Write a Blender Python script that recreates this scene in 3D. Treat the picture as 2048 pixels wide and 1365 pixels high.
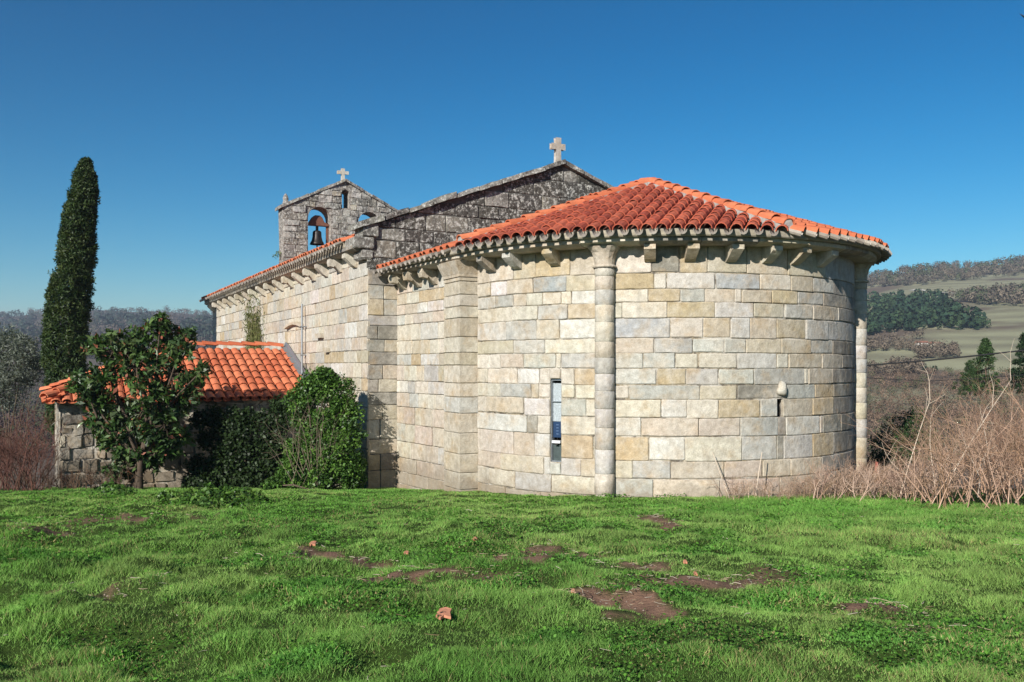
import bpy, math, random
import numpy as np
from mathutils import Matrix, Vector
random.seed(7); RNG = np.random.default_rng(11)
R_ = math.radians
scene = bpy.context.scene
for o in list(bpy.data.objects): bpy.data.objects.remove(o)

# ------------------------------------------------------------------ camera, sky, sun, exposure
EYE = 2.27; F = 1800.0; HY = 735.0
cam = bpy.data.cameras.new('camera'); camo = bpy.data.objects.new('camera', cam)
scene.collection.objects.link(camo); scene.camera = camo
camo.location = (0, 0, EYE); camo.rotation_euler = (R_(90), 0, 0)
cam.sensor_width = 36; cam.lens = F/2048*36; cam.shift_y = (HY-682.5)/2048
cam.clip_start = .1; cam.clip_end = 9000
# plan axes of the church: u points east out of the apse, v to its left flank
U = (.465, -.885); V = (-.885, -.465); CX, CY = 3.03, 19.77
SUN_TH = 55.0; SUN_EL = 25.0
sx = math.cos(R_(SUN_TH))*U[0]+math.sin(R_(SUN_TH))*V[0]
sy = math.cos(R_(SUN_TH))*U[1]+math.sin(R_(SUN_TH))*V[1]
ce, se = math.cos(R_(SUN_EL)), math.sin(R_(SUN_EL))
sundir = Vector((sx*ce, sy*ce, se))
world = bpy.data.worlds.new('World'); scene.world = world; world.use_nodes = True
wn = world.node_tree.nodes; wl = world.node_tree.links
sky = wn.new('ShaderNodeTexSky'); sky.sky_type = 'NISHITA'; sky.sun_disc = False
sky.sun_elevation = R_(SUN_EL); sky.sun_rotation = math.atan2(sx, sy)
sky.altitude = 600; sky.air_density = 1.0; sky.dust_density = .2; sky.ozone_density = 3.0
hs = wn.new('ShaderNodeHueSaturation'); hs.inputs['Saturation'].default_value = 1.45; hs.inputs['Hue'].default_value = .483
hs.inputs['Value'].default_value = .5
gm = wn.new('ShaderNodeGamma'); gm.inputs[1].default_value = 1.32
wl.new(sky.outputs[0], hs.inputs['Color']); wl.new(hs.outputs[0], gm.inputs[0]); wl.new(gm.outputs[0], wn['Background'].inputs[0])
wn['Background'].inputs[1].default_value = .088
sun = bpy.data.lights.new('sun', 'SUN'); sun.energy = 4.9; sun.angle = R_(.5); sun.color = (1, .945, .86)
suno = bpy.data.objects.new('sun', sun); scene.collection.objects.link(suno)
suno.rotation_euler = (-sundir).to_track_quat('-Z', 'Y').to_euler(); suno.location = sundir*60
scene.view_settings.view_transform = 'Standard'; scene.view_settings.look = 'None'
scene.view_settings.exposure = .62; scene.view_settings.gamma = 1
scene.render.engine = 'CYCLES'

# ------------------------------------------------------------------ helpers
def lin(c):
    c = np.asarray(c, float)/255
    return np.where(c <= .04045, c/12.92, ((c+.055)/1.055)**2.4)
WM = {}
def link(o, parent=None, world=None):
    scene.collection.objects.link(o)
    w = world if world is not None else Matrix.Identity(4)
    if parent is not None:
        o.parent = parent; o.matrix_parent_inverse = WM[parent].inverted()
    o.matrix_basis = w; WM[o] = w.copy()
    return o
def tag(o, label=None, cat=None, group=None, kind=None):
    if label: o['label'] = label
    if cat: o['category'] = cat
    if group: o['group'] = group
    if kind: o['kind'] = kind
    return o
def thing(name, label, cat, loc, group=None):
    return tag(link(bpy.data.objects.new(name, None), None, Matrix.Translation(Vector(loc))), label, cat, group)
def mesh_py(name, verts, faces, mat, smooth=False):
    m = bpy.data.meshes.new(name); m.from_pydata([tuple(v) for v in verts], [], faces)
    if mat: m.materials.append(mat)
    if smooth: m.polygons.foreach_set('use_smooth', [True]*len(m.polygons))
    m.update(); return m
def obj(name, mesh, parent=None, color=None, world=None):
    o = bpy.data.objects.new(name, mesh)
    if color is not None: o.color = (*[float(x) for x in color], 1)
    return link(o, parent, world)
def part(name, verts, faces, mat, parent=None, color=None, smooth=False):
    return obj(name, mesh_py(name, verts, faces, mat, smooth), parent, color)
def np_mesh(name, co, faces, mat, col=None, smooth=False):
    """co (N,3); faces (M,k); col (N,3) per vertex"""
    m = bpy.data.meshes.new(name); n = len(co); M, k = faces.shape
    m.vertices.add(n); m.vertices.foreach_set('co', np.ascontiguousarray(co, np.float32).ravel())
    m.loops.add(M*k); m.loops.foreach_set('vertex_index', np.ascontiguousarray(faces, np.int32).ravel())
    m.polygons.add(M); m.polygons.foreach_set('loop_start', np.arange(M, dtype=np.int32)*k)
    if smooth: m.polygons.foreach_set('use_smooth', np.ones(M, bool))
    m.update(calc_edges=True)
    if col is not None:
        a = m.color_attributes.new('Col', 'FLOAT_COLOR', 'POINT')
        a.data.foreach_set('color', np.concatenate([col, np.ones((n, 1))], 1).astype(np.float32).ravel())
    m.materials.append(mat); return m
class MB:
    def __init__(s): s.v = []; s.f = []
    def add(s, v, f):
        b = len(s.v); s.v += [tuple(x) for x in v]; s.f += [tuple(i+b for i in q) for q in f]
def hashn(ix, iy, s):
    h = (ix.astype(np.int64)*374761393+iy.astype(np.int64)*668265263+s*974634777) & 0xffffffff
    h = ((h ^ (h >> 13))*1274126177) & 0xffffffff
    return ((h ^ (h >> 16)) & 0xffff)/65535.0
def vnoise(x, y, s=0):
    x = np.asarray(x, float); y = np.asarray(y, float)
    ix = np.floor(x); iy = np.floor(y); fx = x-ix; fy = y-iy
    fx = fx*fx*(3-2*fx); fy = fy*fy*(3-2*fy)
    a = hashn(ix, iy, s); b = hashn(ix+1, iy, s); c = hashn(ix, iy+1, s); d = hashn(ix+1, iy+1, s)
    return a+(b-a)*fx+(c-a)*fy+(a-b-c+d)*fx*fy
def fbm(x, y, s=0, o=4):
    t = 0; amp = .5; tot = 0
    for i in range(o):
        t = t+amp*vnoise(x, y, s+i*17); tot += amp; amp *= .5; x = x*2.03+3.1; y = y*2.03+1.7
    return t/tot
def W(u, v, z): return Vector((CX+U[0]*u+V[0]*v, CY+U[1]*u+V[1]*v, z))
def at(px, y, depth):       # a measured picture point, taken to a real distance
    return Vector(((px-1024)/F*depth, depth, EYE+(HY-y)/F*depth))

# ------------------------------------------------------------------ materials
def nodes(name):
    m = bpy.data.materials.new(name); m.use_nodes = True
    return m, m.node_tree.nodes, m.node_tree.links, m.node_tree.nodes['Principled BSDF']
def N(nd, t, **k):
    n = nd.new(t)
    for a, b in k.items():
        if a in ('operation', 'blend_type', 'data_type', 'attribute_name', 'feature', 'distance'): setattr(n, a, b)
    return n
def noise(nd, ln, vec, scale, detail=4, rough=.6):
    n = nd.new('ShaderNodeTexNoise'); n.inputs['Scale'].default_value = scale
    n.inputs['Detail'].default_value = detail; n.inputs['Roughness'].default_value = rough
    if vec is not None: ln.new(vec, n.inputs['Vector'])
    return n.outputs[0]
def ramp(nd, ln, src, a, b, va=0., vb=1.):
    r = nd.new('ShaderNodeMapRange'); r.inputs[1].default_value = a; r.inputs[2].default_value = b
    r.inputs[3].default_value = va; r.inputs[4].default_value = vb; ln.new(src, r.inputs[0]); return r.outputs[0]
def mix(nd, ln, fac, a, b, typ='MIX'):
    m = nd.new('ShaderNodeMix'); m.data_type = 'RGBA'; m.blend_type = typ
    for sock, x in ((0, fac), (6, a), (7, b)):
        if isinstance(x, (int, float)): m.inputs[sock].default_value = x
        elif isinstance(x, (tuple, list, np.ndarray)): m.inputs[sock].default_value = (*[float(q) for q in x][:3], 1)
        else: ln.new(x, m.inputs[sock])
    return m.outputs[2]
def bump(nd, ln, bs, src, strength, dist, prev=None):
    b = nd.new('ShaderNodeBump'); b.inputs['Strength'].default_value = strength; b.inputs['Distance'].default_value = dist
    ln.new(src, b.inputs['Height'])
    if prev is not None: ln.new(prev, b.inputs['Normal'])
    ln.new(b.outputs[0], bs.inputs['Normal']); return b.outputs[0]
def stone_mat(name, lichen=0.0):
    m, nd, ln, bs = nodes(name)
    oi = nd.new('ShaderNodeObjectInfo'); tc = nd.new('ShaderNodeTexCoord')
    off = nd.new('ShaderNodeVectorMath'); off.operation = 'SCALE'
    cmb = nd.new('ShaderNodeCombineXYZ')
    for i in range(3): ln.new(oi.outputs['Random'], cmb.inputs[i])
    ln.new(cmb.outputs[0], off.inputs[0]); off.inputs['Scale'].default_value = 37
    ad = nd.new('ShaderNodeVectorMath'); ad.operation = 'ADD'
    ln.new(tc.outputs['Object'], ad.inputs[0]); ln.new(off.outputs[0], ad.inputs[1]); p = ad.outputs[0]
    c = oi.outputs['Color']
    # iron stains with a shape of their own, pale crust, grain
    st = ramp(nd, ln, noise(nd, ln, p, 2.6, 5, .62), .50, .72, 0, .55)
    if not lichen: c = mix(nd, ln, st, c, lin((216, 182, 132))*.62)
    wh = ramp(nd, ln, noise(nd, ln, p, 4.1, 6, .7), .55, .75, 0, .5)
    c = mix(nd, ln, wh, c, lin((238, 232, 220))*.66)
    if not lichen:
        cr = ramp(nd, ln, noise(nd, ln, tc.outputs['Object'], 1.5, 8, .72),   .47, .60, 0, .45)
        c = mix(nd, ln, cr, c, lin((236, 229, 216))*.62)
    gr = noise(nd, ln, p, 75, 3, .7)
    c = mix(nd, ln, 1.0, c, mix(nd, ln, ramp(nd, ln, gr, .3, .7), (.74, .73, .71), (1.16, 1.16, 1.16)), 'MULTIPLY')
    md = noise(nd, ln, p, 9, 5, .65)
    c = mix(nd, ln, 1.0, c, mix(nd, ln, ramp(nd, ln, md, .3, .7), (.74, .72, .69), (1.15, 1.15, 1.15)), 'MULTIPLY')
    pit = ramp(nd, ln, noise(nd, ln, p, 24, 4, .75), .62, .74, 0, .65)
    c = mix(nd, ln, pit, c, (.13, .115, .095))
    wp = tc.outputs['Object']
    if not lichen:      # earth splashed on the wall foot
        sp_ = nd.new('ShaderNodeSeparateXYZ'); ln.new(wp, sp_.inputs[0])
        hz_ = nd.new('ShaderNodeMath'); hz_.operation = 'MULTIPLY_ADD'; ln.new(noise(nd, ln, wp, 3.0, 5, .7), hz_.inputs[0]); hz_.inputs[1].default_value = -1.1; ln.new(sp_.outputs[2], hz_.inputs[2])
        c = mix(nd, ln, ramp(nd, ln, hz_.outputs[0], -.55, -.2, .6, 0), c, (.20, .155, .11))
    streak = nd.new('ShaderNodeMapping'); streak.inputs['Scale'].default_value = (1.6, 1.6, .22); ln.new(wp, streak.inputs['Vector'])
    ss = ramp(nd, ln, noise(nd, ln, streak.outputs[0], 2.2, 5, .65), .52, .75, 0, .35+.4*lichen)
    c = mix(nd, ln, ss, c, (.20, .18, .15) if not lichen else (.05, .048, .045))
    if lichen:
        bl = ramp(nd, ln, noise(nd, ln, wp, 1.7, 7, .75), .45, .60, 0, .8)
        c = mix(nd, ln, bl, c, (.06, .056, .052))
        v = nd.new('ShaderNodeTexVoronoi'); v.inputs['Scale'].default_value = 5.5; v.inputs['Randomness'].default_value = 1
        nz = nd.new('ShaderNodeTexNoise'); nz.inputs['Scale'].default_value = 14; nz.inputs['Detail'].default_value = 4
        dsp = nd.new('ShaderNodeMix'); dsp.data_type = 'RGBA'; dsp.inputs[0].default_value = .05
        ln.new(wp, nz.inputs['Vector']); ln.new(wp, dsp.inputs[6]); ln.new(nz.outputs[1], dsp.inputs[7])
        ln.new(dsp.outputs[2], v.inputs['Vector'])
        sp = ramp(nd, ln, v.outputs['Distance'], .12, .26, .85, 0)
        sel = ramp(nd, ln, noise(nd, ln, wp, 1.3, 3), .50, .62)
        mu = nd.new('ShaderNodeMath'); mu.operation = 'MULTIPLY'; ln.new(sp, mu.inputs[0]); ln.new(sel, mu.inputs[1])
        c = mix(nd, ln, mu.outputs[0], c, (.52, .51, .47))
        fine = ramp(nd, ln, noise(nd, ln, wp, 11, 6, .8), .51, .60, 0, .85)
        c = mix(nd, ln, fine, c, (.52, .51, .47))
    ln.new(c, bs.inputs['Base Color']); bs.inputs['Roughness'].default_value = .92
    bs.inputs['Specular IOR Level'].default_value = .2
    b = bump(nd, ln, bs, md, 1., .022 if not lichen else .045); bump(nd, ln, bs, gr, .5, .004, b)
    return m
def plain(name, col, rough=.8, metal=0, var=.2, scale=8, bumpd=.004, stain=None):
    m, nd, ln, bs = nodes(name); tc = nd.new('ShaderNodeTexCoord')
    n = noise(nd, ln, tc.outputs['Object'], scale, 6, .65)
    c = np.asarray(col, float)
    k = mix(nd, ln, ramp(nd, ln, n, .3, .7), c*(1-var), c*(1+var))
    if stain is not None:
        k = mix(nd, ln, ramp(nd, ln, noise(nd, ln, tc.outputs['Object'], scale*.4, 5), .5, .68, 0, .7), k, stain)
    ln.new(k, bs.inputs['Base Color']); bs.inputs['Roughness'].default_value = rough; bs.inputs['Metallic'].default_value = metal
    if bumpd: bump(nd, ln, bs, n, .8, bumpd)
    return m
def tile_mat(name, c0, c1, dirt, pale, dirtamt=.5):
    m, nd, ln, bs = nodes(name); oi = nd.new('ShaderNodeObjectInfo'); tc = nd.new('ShaderNodeTexCoord')
    g = nd.new('ShaderNodeNewGeometry')
    c = mix(nd, ln, oi.outputs['Random'], c0, c1)
    c = mix(nd, ln, 1., c, mix(nd, ln, noise(nd, ln, g.outputs['Position'], 2.3, 5, .7), (.5, .5, .5), (1.45, 1.45, 1.45)), 'MULTIPLY')
    c = mix(nd, ln, ramp(nd, ln, noise(nd, ln, g.outputs['Position'], 9, 6, .7), .5, .7, 0, dirtamt), c, dirt)
    c = mix(nd, ln, ramp(nd, ln, noise(nd, ln, g.outputs['Position'], 14, 5, .7), .58, .72, 0, .4), c, pale)
    ln.new(c, bs.inputs['Base Color']); bs.inputs['Roughness'].default_value = .85; bs.inputs['Specular IOR Level'].default_value = .25
    bump(nd, ln, bs, noise(nd, ln, g.outputs['Position'], 40, 4), .6, .004)
    return m
def leaf_mat(name, trans=.25, rough=.5, spec=.3):
    m, nd, ln, bs = nodes(name)
    a = nd.new('ShaderNodeVertexColor'); a.layer_name = 'Col'
    ln.new(a.outputs[0], bs.inputs['Base Color']); bs.inputs['Roughness'].default_value = rough
    bs.inputs['Specular IOR Level'].default_value = spec
    if trans:
        t = nd.new('ShaderNodeBsdfTranslucent'); x = nd.new('ShaderNodeMixShader'); x.inputs[0].default_value = trans
        y = mix(nd, ln, 1., a.outputs[0], (1.3, 1.35, .7), 'MULTIPLY'); ln.new(y, t.inputs[0])
        ln.new(bs.outputs[0], x.inputs[1]); ln.new(t.outputs[0], x.inputs[2]); ln.new(x.outputs[0], nd['Material Output'].inputs[0])
    return m
M_STONE = stone_mat('granite_ashlar'); M_LICH = stone_mat('lichen_granite', 1.0)
def mortar_mat(name):
    m, nd, ln, bs = nodes(name); tc = nd.new('ShaderNodeTexCoord'); wp = tc.outputs['Object']
    n = noise(nd, ln, wp, 12, 6, .7)
    c = mix(nd, ln, ramp(nd, ln, n, .3, .7), lin((190, 172, 140))*.4, lin((224, 210, 186))*.55)
    c = mix(nd, ln, ramp(nd, ln, noise(nd, ln, wp, 3.4, 6, .7), .47, .56, 0, .9), c, (.085, .072, .058))
    c = mix(nd, ln, ramp(nd, ln, noise(nd, ln, wp, 1.5, 8, .72), .47, .60, 0, .85), c, lin((236, 229, 216))*.60)
    ln.new(c, bs.inputs['Base Color']); bs.inputs['Roughness'].default_value = .95; bump(nd, ln, bs, n, 1, .02)
    return m
M_MORTAR = mortar_mat('lime_mortar') or plain('lime_mortar', lin((220, 206, 180))*.55, .95, 0, .3, 9, .01, (.13, .11, .085))
M_MORTD = plain('dark_mortar', (.10, .095, .085), .95, 0, .4, 14, .01)
M_DARK = plain('interior_dark', (.02, .02, .02), .9)
M_TRED = tile_mat('clay_tile_red', (.33, .066, .038), (.48, .12, .064), (.13, .05, .04), (.52, .26, .18), .45)
M_TORA = tile_mat('clay_tile_orange', (.46, .115, .05), (.60, .19, .09), (.27, .10, .065), (.66, .36, .24), .45)
M_TGREY = tile_mat('weathered_channel_tile', (.24, .21, .18), (.40, .36, .31), (.12, .10, .09), (.50, .46, .40), .6)
M_CEM = plain('cement_bedding', (.30, .29, .27), .95, 0, .3, 12, .01)
M_BED = plain('roof_bed', (.16, .06, .04), .95, 0, .3, 6, .01)
M_LEAF = leaf_mat('foliage'); M_GLOSS = leaf_mat('glossy_foliage', .18, .45, .35)
M_TWIG = leaf_mat('twigs', 0, .85, .2); M_GRASS = leaf_mat('grass_blades', .35, .6, .2); M_FAR = leaf_mat('distant_trees', 0, .9, .1)
M_BARK = plain('bark', (.12, .09, .065), .95, 0, .35, 20, .01)
M_METAL = plain('galvanised_metal', (.32, .34, .36), .45, .7, .15, 10, 0)
M_BRONZE = plain('dark_bronze', (.035, .03, .028), .5, .6, .3, 10, 0)
M_RUST = plain('rusty_iron', (.16, .07, .045), .8, .2, .3, 12, .003)
M_WIRE = plain('black_cable', (.015, .015, .015), .6, 0, .1, 10, 0)

# ------------------------------------------------------------------ terrain
SKL = np.array([(-1500, 640), (-600, 640), (0, 620), (100, 614), (200, 605), (300, 607), (425, 613), (700, 600), (1000, 570), (1735, 551),
                (1800, 540), (1880, 530), (1950, 527), (2048, 514), (2500, 490), (3500, 520)], float)
def base_z(x, y):
    x = np.asarray(x, float); y = np.asarray(y, float)
    yc = np.clip(y, 0, 40); near = .70-.00288*yc*yc-.23*np.clip(y-40, 0, None)
    k = .5; near = np.logaddexp(near/k, -11/k)*k
    r = np.hypot(x, y); yy = np.where(y > .25*r, y, .25*r+1e-6)
    px = np.clip(1024+F*x/yy, -1500, 3500)
    sl = np.interp(px, SKL[:, 0], SKL[:, 1])
    w = np.clip((px-700)/900, 0, 1); yr = 1300+(850-1300)*w; yf = 230+(120-230)*w
    zr = EYE+(HY-sl)/F*yr-1*w-9*(1-w)
    t = np.clip((yy-yf)/(yr-yf), 0, 1); h = (zr+11)*t**1.25
    h = h-np.clip(yy-yr, 0, None)*.12
    h = h+np.clip(t*3, 0, 1)*(fbm(x/160, y/160, 5)-.5)*14*np.clip(t*1.2, 0, 1)
    return np.where(y > 0, near+h, .70)
def lawn_bump(x, y):
    d = np.hypot(x, y); k = np.clip((26-d)/6, 0, 1)*np.clip((d-1)/2, 0, 1)
    rough = np.clip(.75+.4*(-x/6), .5, 1.25)*np.clip(1.5-y/18, .45, 1)
    b = (fbm(x/1.1, y/1.1, 3, 3)-.5)*.18+(vnoise(x/.36, y/.36, 9)-.5)*.14+(vnoise(x/.16, y/.16, 19)-.5)*.08+(fbm(x/3.5, y/3.5, 31, 2)-.5)*.16
    return b*k*rough
def gz(x, y): return base_z(x, y)+lawn_bump(x, y)
def g1(x, y): return float(gz(np.array([x]), np.array([y]))[0])
def px_ground(px, py, y0=3., y1=1700.):
    """march measured picture points onto the terrain"""
    px = np.atleast_1d(np.asarray(px, float)); py = np.atleast_1d(np.asarray(py, float))
    ys = np.geomspace(y0, y1, 140 if y1 < 60 else 400); rx = (px-1024)/F; rz = (HY-py)/F
    best = np.full(len(px), np.nan)
    prev = None
    for yv in ys:
        d = EYE+rz*yv-base_z(rx*yv, np.full(len(px), yv))
        hit = (d <= 0) & np.isnan(best); best[hit] = yv
    return rx*best, best
SOIL = []   # bare earth streaks on the lawn: world centre, half sizes, strength
for (px, py, ax, ay, s) in [(600, 1112, 50, 9, 1), (650, 1116, 40, 8, 1), (780, 1156, 55, 6, .9), (860, 1154, 40, 5, .8), (720, 1122, 45, 5, .7), (1040, 1122, 60, 10, 1), (1110, 1113, 45, 7, .9), (1090, 1095, 25, 7, .6),
                            (1285, 1142, 40, 6, .9), (1330, 1168, 70, 5, .9), (1420, 1167, 60, 5, .8), (1500, 1160, 50, 5, .6), (1215, 1198, 50, 8, 1), (1270, 1213, 60, 11, 1), (1190, 1193, 30, 5, .8), (210, 1190, 45, 4, .9), (310, 1168, 40, 3, .5),
                            (1720, 1209, 40, 5, .9), (1790, 1218, 30, 4, .6), (1840, 1256, 55, 3, .7), (1300, 1040, 30, 6, .9), (1340, 1052, 18, 8, .8), (200, 1046, 90, 5, .6), (60, 1066, 60, 4, .6), (330, 1040, 60, 4, .4), (1560, 1150, 60, 6, .4), (950, 1160, 40, 4, .5)]:
    x, y = px_ground([px, px], [py, py+ay], 3., 26.); SOIL.append((x[0], y[0], 1.3*ax*y[0]/F, 1.35*max(.10, abs(y[0]-y[1])), s))
def soil_mask(x, y):
    m = np.zeros_like(x); wx = (fbm(x/.45, y/.45, 41)-.5)*2.4; wy = (fbm(x/.45, y/.45, 57)-.5)*2.4; nz_ = (fbm(x/.11, y/.11, 73)-.5)*2.4
    for (a, b, ra, rb, s) in SOIL:
        q = np.sqrt(((x-a)/ra+wx)**2+((y-b)/rb+wy)**2); m = np.maximum(m, s*np.clip(1.35-q+nz_, 0, 1)*1.5)
    return np.clip(m, 0, 1)
def build_ground():
    rad = [0.8]
    while rad[-1] < 5000: rad.append(rad[-1]*1.019+.004)
    rad = np.array(rad); ang = np.concatenate([np.linspace(-42, 42, 400), np.linspace(46, 314, 60)])
    ang = np.radians(ang); A, Rr = np.meshgrid(ang, rad); x = Rr*np.sin(A); y = Rr*np.cos(A)
    z = gz(x, y); n, k = x.shape
    co = np.stack([x, y, z], -1).reshape(-1, 3)
    i = np.arange(n-1)[:, None]*k; j = np.arange(k); j2 = (j+1) % k
    f = np.stack([i+j, i+k+j, i+k+j2, i+j2], -1).reshape(-1, 4)
    co = np.vstack([co, [[0, 0, .70]]]); c0 = len(co)-1
    X, Y = co[:, 0], co[:, 1]; r = np.hypot(X, Y)
    green = lin((70, 92, 40))*.6; soil = np.array((.21, .125, .085)); field = np.array((.27, .255, .165)); brown = np.array((.13, .10, .075))
    sm = soil_mask(X, Y)[:, None]*np.clip(30-r, 0, 1)[:, None]
    nn = fbm(X/60, Y/60, 77)[:, None]; terr = (np.sin(co[:, 2]*1.6+fbm(X/40, Y/40, 8)*6)*.5+.5)[:, None]
    far = field*(1+.45*(nn-.5))*(.74+.36*terr)+np.array((0, .012, 0))*terr
    far = np.where(X[:, None] < 0, np.array((.105, .088, .068)), far)
    w2 = np.clip((fbm(X/45, Y/45, 99)-.56)*8, 0, 1)[:, None]; far = far*(1-w2)+brown*w2
    nearc = green*(.75+.5*fbm(X/.3, Y/.3, 4)[:, None]); nearc = nearc*(1-sm)+soil*(.75+.6*fbm(X/.12, Y/.12, 14)[:, None])*sm
    mid = brown*(.8+.4*nn); b1 = np.clip((r-22)/8, 0, 1)[:, None]; b2 = np.clip((r-180)/60, 0, 1)[:, None]
    col = nearc*(1-b1)+mid*b1; col = col*(1-b2)+far*b2
    m, nd, ln, bs = nodes('earth_and_fields'); a = nd.new('ShaderNodeVertexColor'); a.layer_name = 'Col'
    g = nd.new('ShaderNodeNewGeometry')
    c = mix(nd, ln, 1., a.outputs[0], mix(nd, ln, noise(nd, ln, g.outputs['Position'], 16, 6, .75), (.55, .55, .55), (1.45, 1.45, 1.45)), 'MULTIPLY')
    c = mix(nd, ln, 1., c, mix(nd, ln, noise(nd, ln, g.outputs['Position'], .09, 6, .7), (.7, .7, .7), (1.3, 1.3, 1.3)), 'MULTIPLY')
    ln.new(c, bs.inputs['Base Color']); bs.inputs['Roughness'].default_value = 1; bs.inputs['Specular IOR Level'].default_value = .1
    bump(nd, ln, bs, noise(nd, ln, g.outputs['Position'], 30, 5, .7), 1, .02)
    last = np.array([[c0, jj, (jj+1) % k, (jj+1) % k] for jj in range(k)])
    me = np_mesh('ground', co, f, m, col, True)
    tag(obj('ground', me), None, None, None, 'structure')
build_ground()

# ------------------------------------------------------------------ stone block maker
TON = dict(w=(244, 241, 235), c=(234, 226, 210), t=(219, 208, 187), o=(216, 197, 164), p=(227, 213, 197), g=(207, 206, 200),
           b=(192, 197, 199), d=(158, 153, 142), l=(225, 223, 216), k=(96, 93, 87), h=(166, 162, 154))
KA = .62
def tone(t, j=.06):
    a = lin(TON[t])*KA; k = 1+random.uniform(-j, j)*1.6
    return np.clip(a*k*(1+np.array([random.uniform(-j, j)*.4 for _ in range(3)])), .01, .8)
def block(S, a0, a1, z0, z1, gap=.013, proud=None, rnd=.013, ztop=None, jit=.007, zbot=None):
    """one dressed stone on surface S(a, z, d)"""
    a0 += gap*random.uniform(.25, .75); a1 -= gap*random.uniform(.25, .75)
    if a1-a0 < .03: return None
    pr = random.choice([random.uniform(-.004, .008), random.uniform(-.004, .008), random.uniform(-.011, .016)]) if proud is None else proud
    bev = min(.014, (a1-a0)*.2); nx = max(1, int(round((a1-a0)/.19)))
    As = [a0, a0+bev]+[a0+bev+(a1-a0-2*bev)*i/nx for i in range(1, nx)]+[a1-bev, a1]
    g0 = gap*random.uniform(.25, .7); g1_ = gap*random.uniform(.25, .7)
    n = len(As); vs = []; fs = []
    tilt = random.uniform(-.007, .007)
    for i, a in enumerate(As):
        zt = (z1-g1_) if ztop is None else min(z1-g1_, ztop(a)); zb = z0+g0
        t = (a-a0)/(a1-a0); zt += tilt*(t-.5); 
        if zt-zb < .02: zt = zb+.02
        rows = [zb, zb+bev, zt-bev, zt]
        for j, z in enumerate(rows):
            edge = i in (0, n-1) or j in (0, 3)
            aa = a; dd = pr+random.uniform(-jit, jit)*.6
            if edge:
                dd = pr-.012+random.uniform(-.003, .003); z += random.uniform(-jit, jit); aa += random.uniform(-jit, jit)
                if i in (0, n-1) and j in (0, 3):
                    s = random.choice([.3, .6, 1, 1, 1.5, 3.2])*rnd; z += s if j == 0 else -s; aa += s if i == 0 else -s
            vs.append(S(aa, z, dd))
    for i in range(n-1):
        for j in range(3): fs.append((i*4+j, (i+1)*4+j, (i+1)*4+j+1, i*4+j+1))
    ring = [i*4 for i in range(n)]+[(n-1)*4+j for j in (1, 2, 3)]+[i*4+3 for i in range(n-2, -1, -1)]+[2, 1]
    b = len(vs)
    for q in ring:
        i, j = divmod(q, 4); a = As[i]; z = None
        v = vs[q]; d0 = S(a, 0, 0); d1 = S(a, 0, -.045); vs.append(v+(d1-d0))
    for q in range(len(ring)): 
        r2 = (q+1) % len(ring); fs.append((ring[q], ring[r2], b+r2, b+q))
    return vs, fs
def lay(S, a0, a1, z0, z1, parent, t, mat=M_STONE, **k):
    r = block(S, a0, a1, z0, z1, **k)
    if r is None: return None
    return part('stone', r[0], r[1], mat, parent, tone(t))
def splits(a0, a1, mean, jit=.35):
    out = [a0]; 
    while a1-out[-1] > mean*1.45: out.append(out[-1]+mean*random.uniform(1-jit, 1+jit))
    out.append(a1); return out
def backing(name, S, As, Zs, holes, parent, d=-.022, mat=M_MORTAR, ztop=None):
    As = sorted(set(list(As)+[h for q in holes for h in q[:2]])); Zs = sorted(set(list(Zs)+[h for q in holes for h in q[2:]]))
    vs = []; fs = []; nz = len(Zs)
    for a in As:
        for z in Zs: vs.append(S(a, z if ztop is None else min(z, ztop(a)), d))
    for i in range(len(As)-1):
        for j in range(nz-1):
            ca = (As[i]+As[i+1])/2; cz = (Zs[j]+Zs[j+1])/2
            if any(h[0] < ca < h[1] and h[2] < cz < h[3] for h in holes): continue
            fs.append((i*nz+j, (i+1)*nz+j, (i+1)*nz+j+1, i*nz+j+1))
    b = len(vs)
    for h in holes:       # reveals of the openings
        loop = [(h[0], h[2]), (h[1], h[2]), (h[1], h[3]), (h[0], h[3])]; b = len(vs)
        for (a, z) in loop: vs += [S(a, z, d), S(a+(.22 if a > (h[0]+h[1])/2 else -.22), z+(.12 if z > (h[2]+h[3])/2 else -.12), -.5)]
        for q in range(4): fs.append((b+2*q, b+2*((q+1) % 4), b+2*((q+1) % 4)+1, b+2*q+1))
    return part(name, vs, fs, mat, parent)

church = thing('stone_church', 'Romanesque granite church with rounded apse, red tiled roofs and bell gable', 'church', (CX, CY, -.2))
R = 4.2; LG = 3.73; WN = 5.21; LN = 20.8
def S_cyl(a, z, d): th = a/R; return W((R+d)*math.cos(th), (R+d)*math.sin(th), z)
def theta_px(px, r=R):
    rx = (px-1024)/F; A = rx*rx+1; B = -2*(rx*CX+CY); Cc = CX*CX+CY*CY-r*r; D = B*B-4*A*Cc
    t = (-B-math.sqrt(max(0, D)))/(2*A); x, y = rx*t-CX, t-CY
    return math.atan2(x*V[0]+y*V[1], x*U[0]+y*U[1])
ZR = [-1.1, 0.0, .33, .64, 1.06, 1.39, 1.71, 1.96, 2.25, 2.52, 2.77, 3.13, 3.40, 3.63, 3.91, 4.45]
TH_P = R_(90); TH2 = R_(47); TH3 = R_(-44.5)
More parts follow.
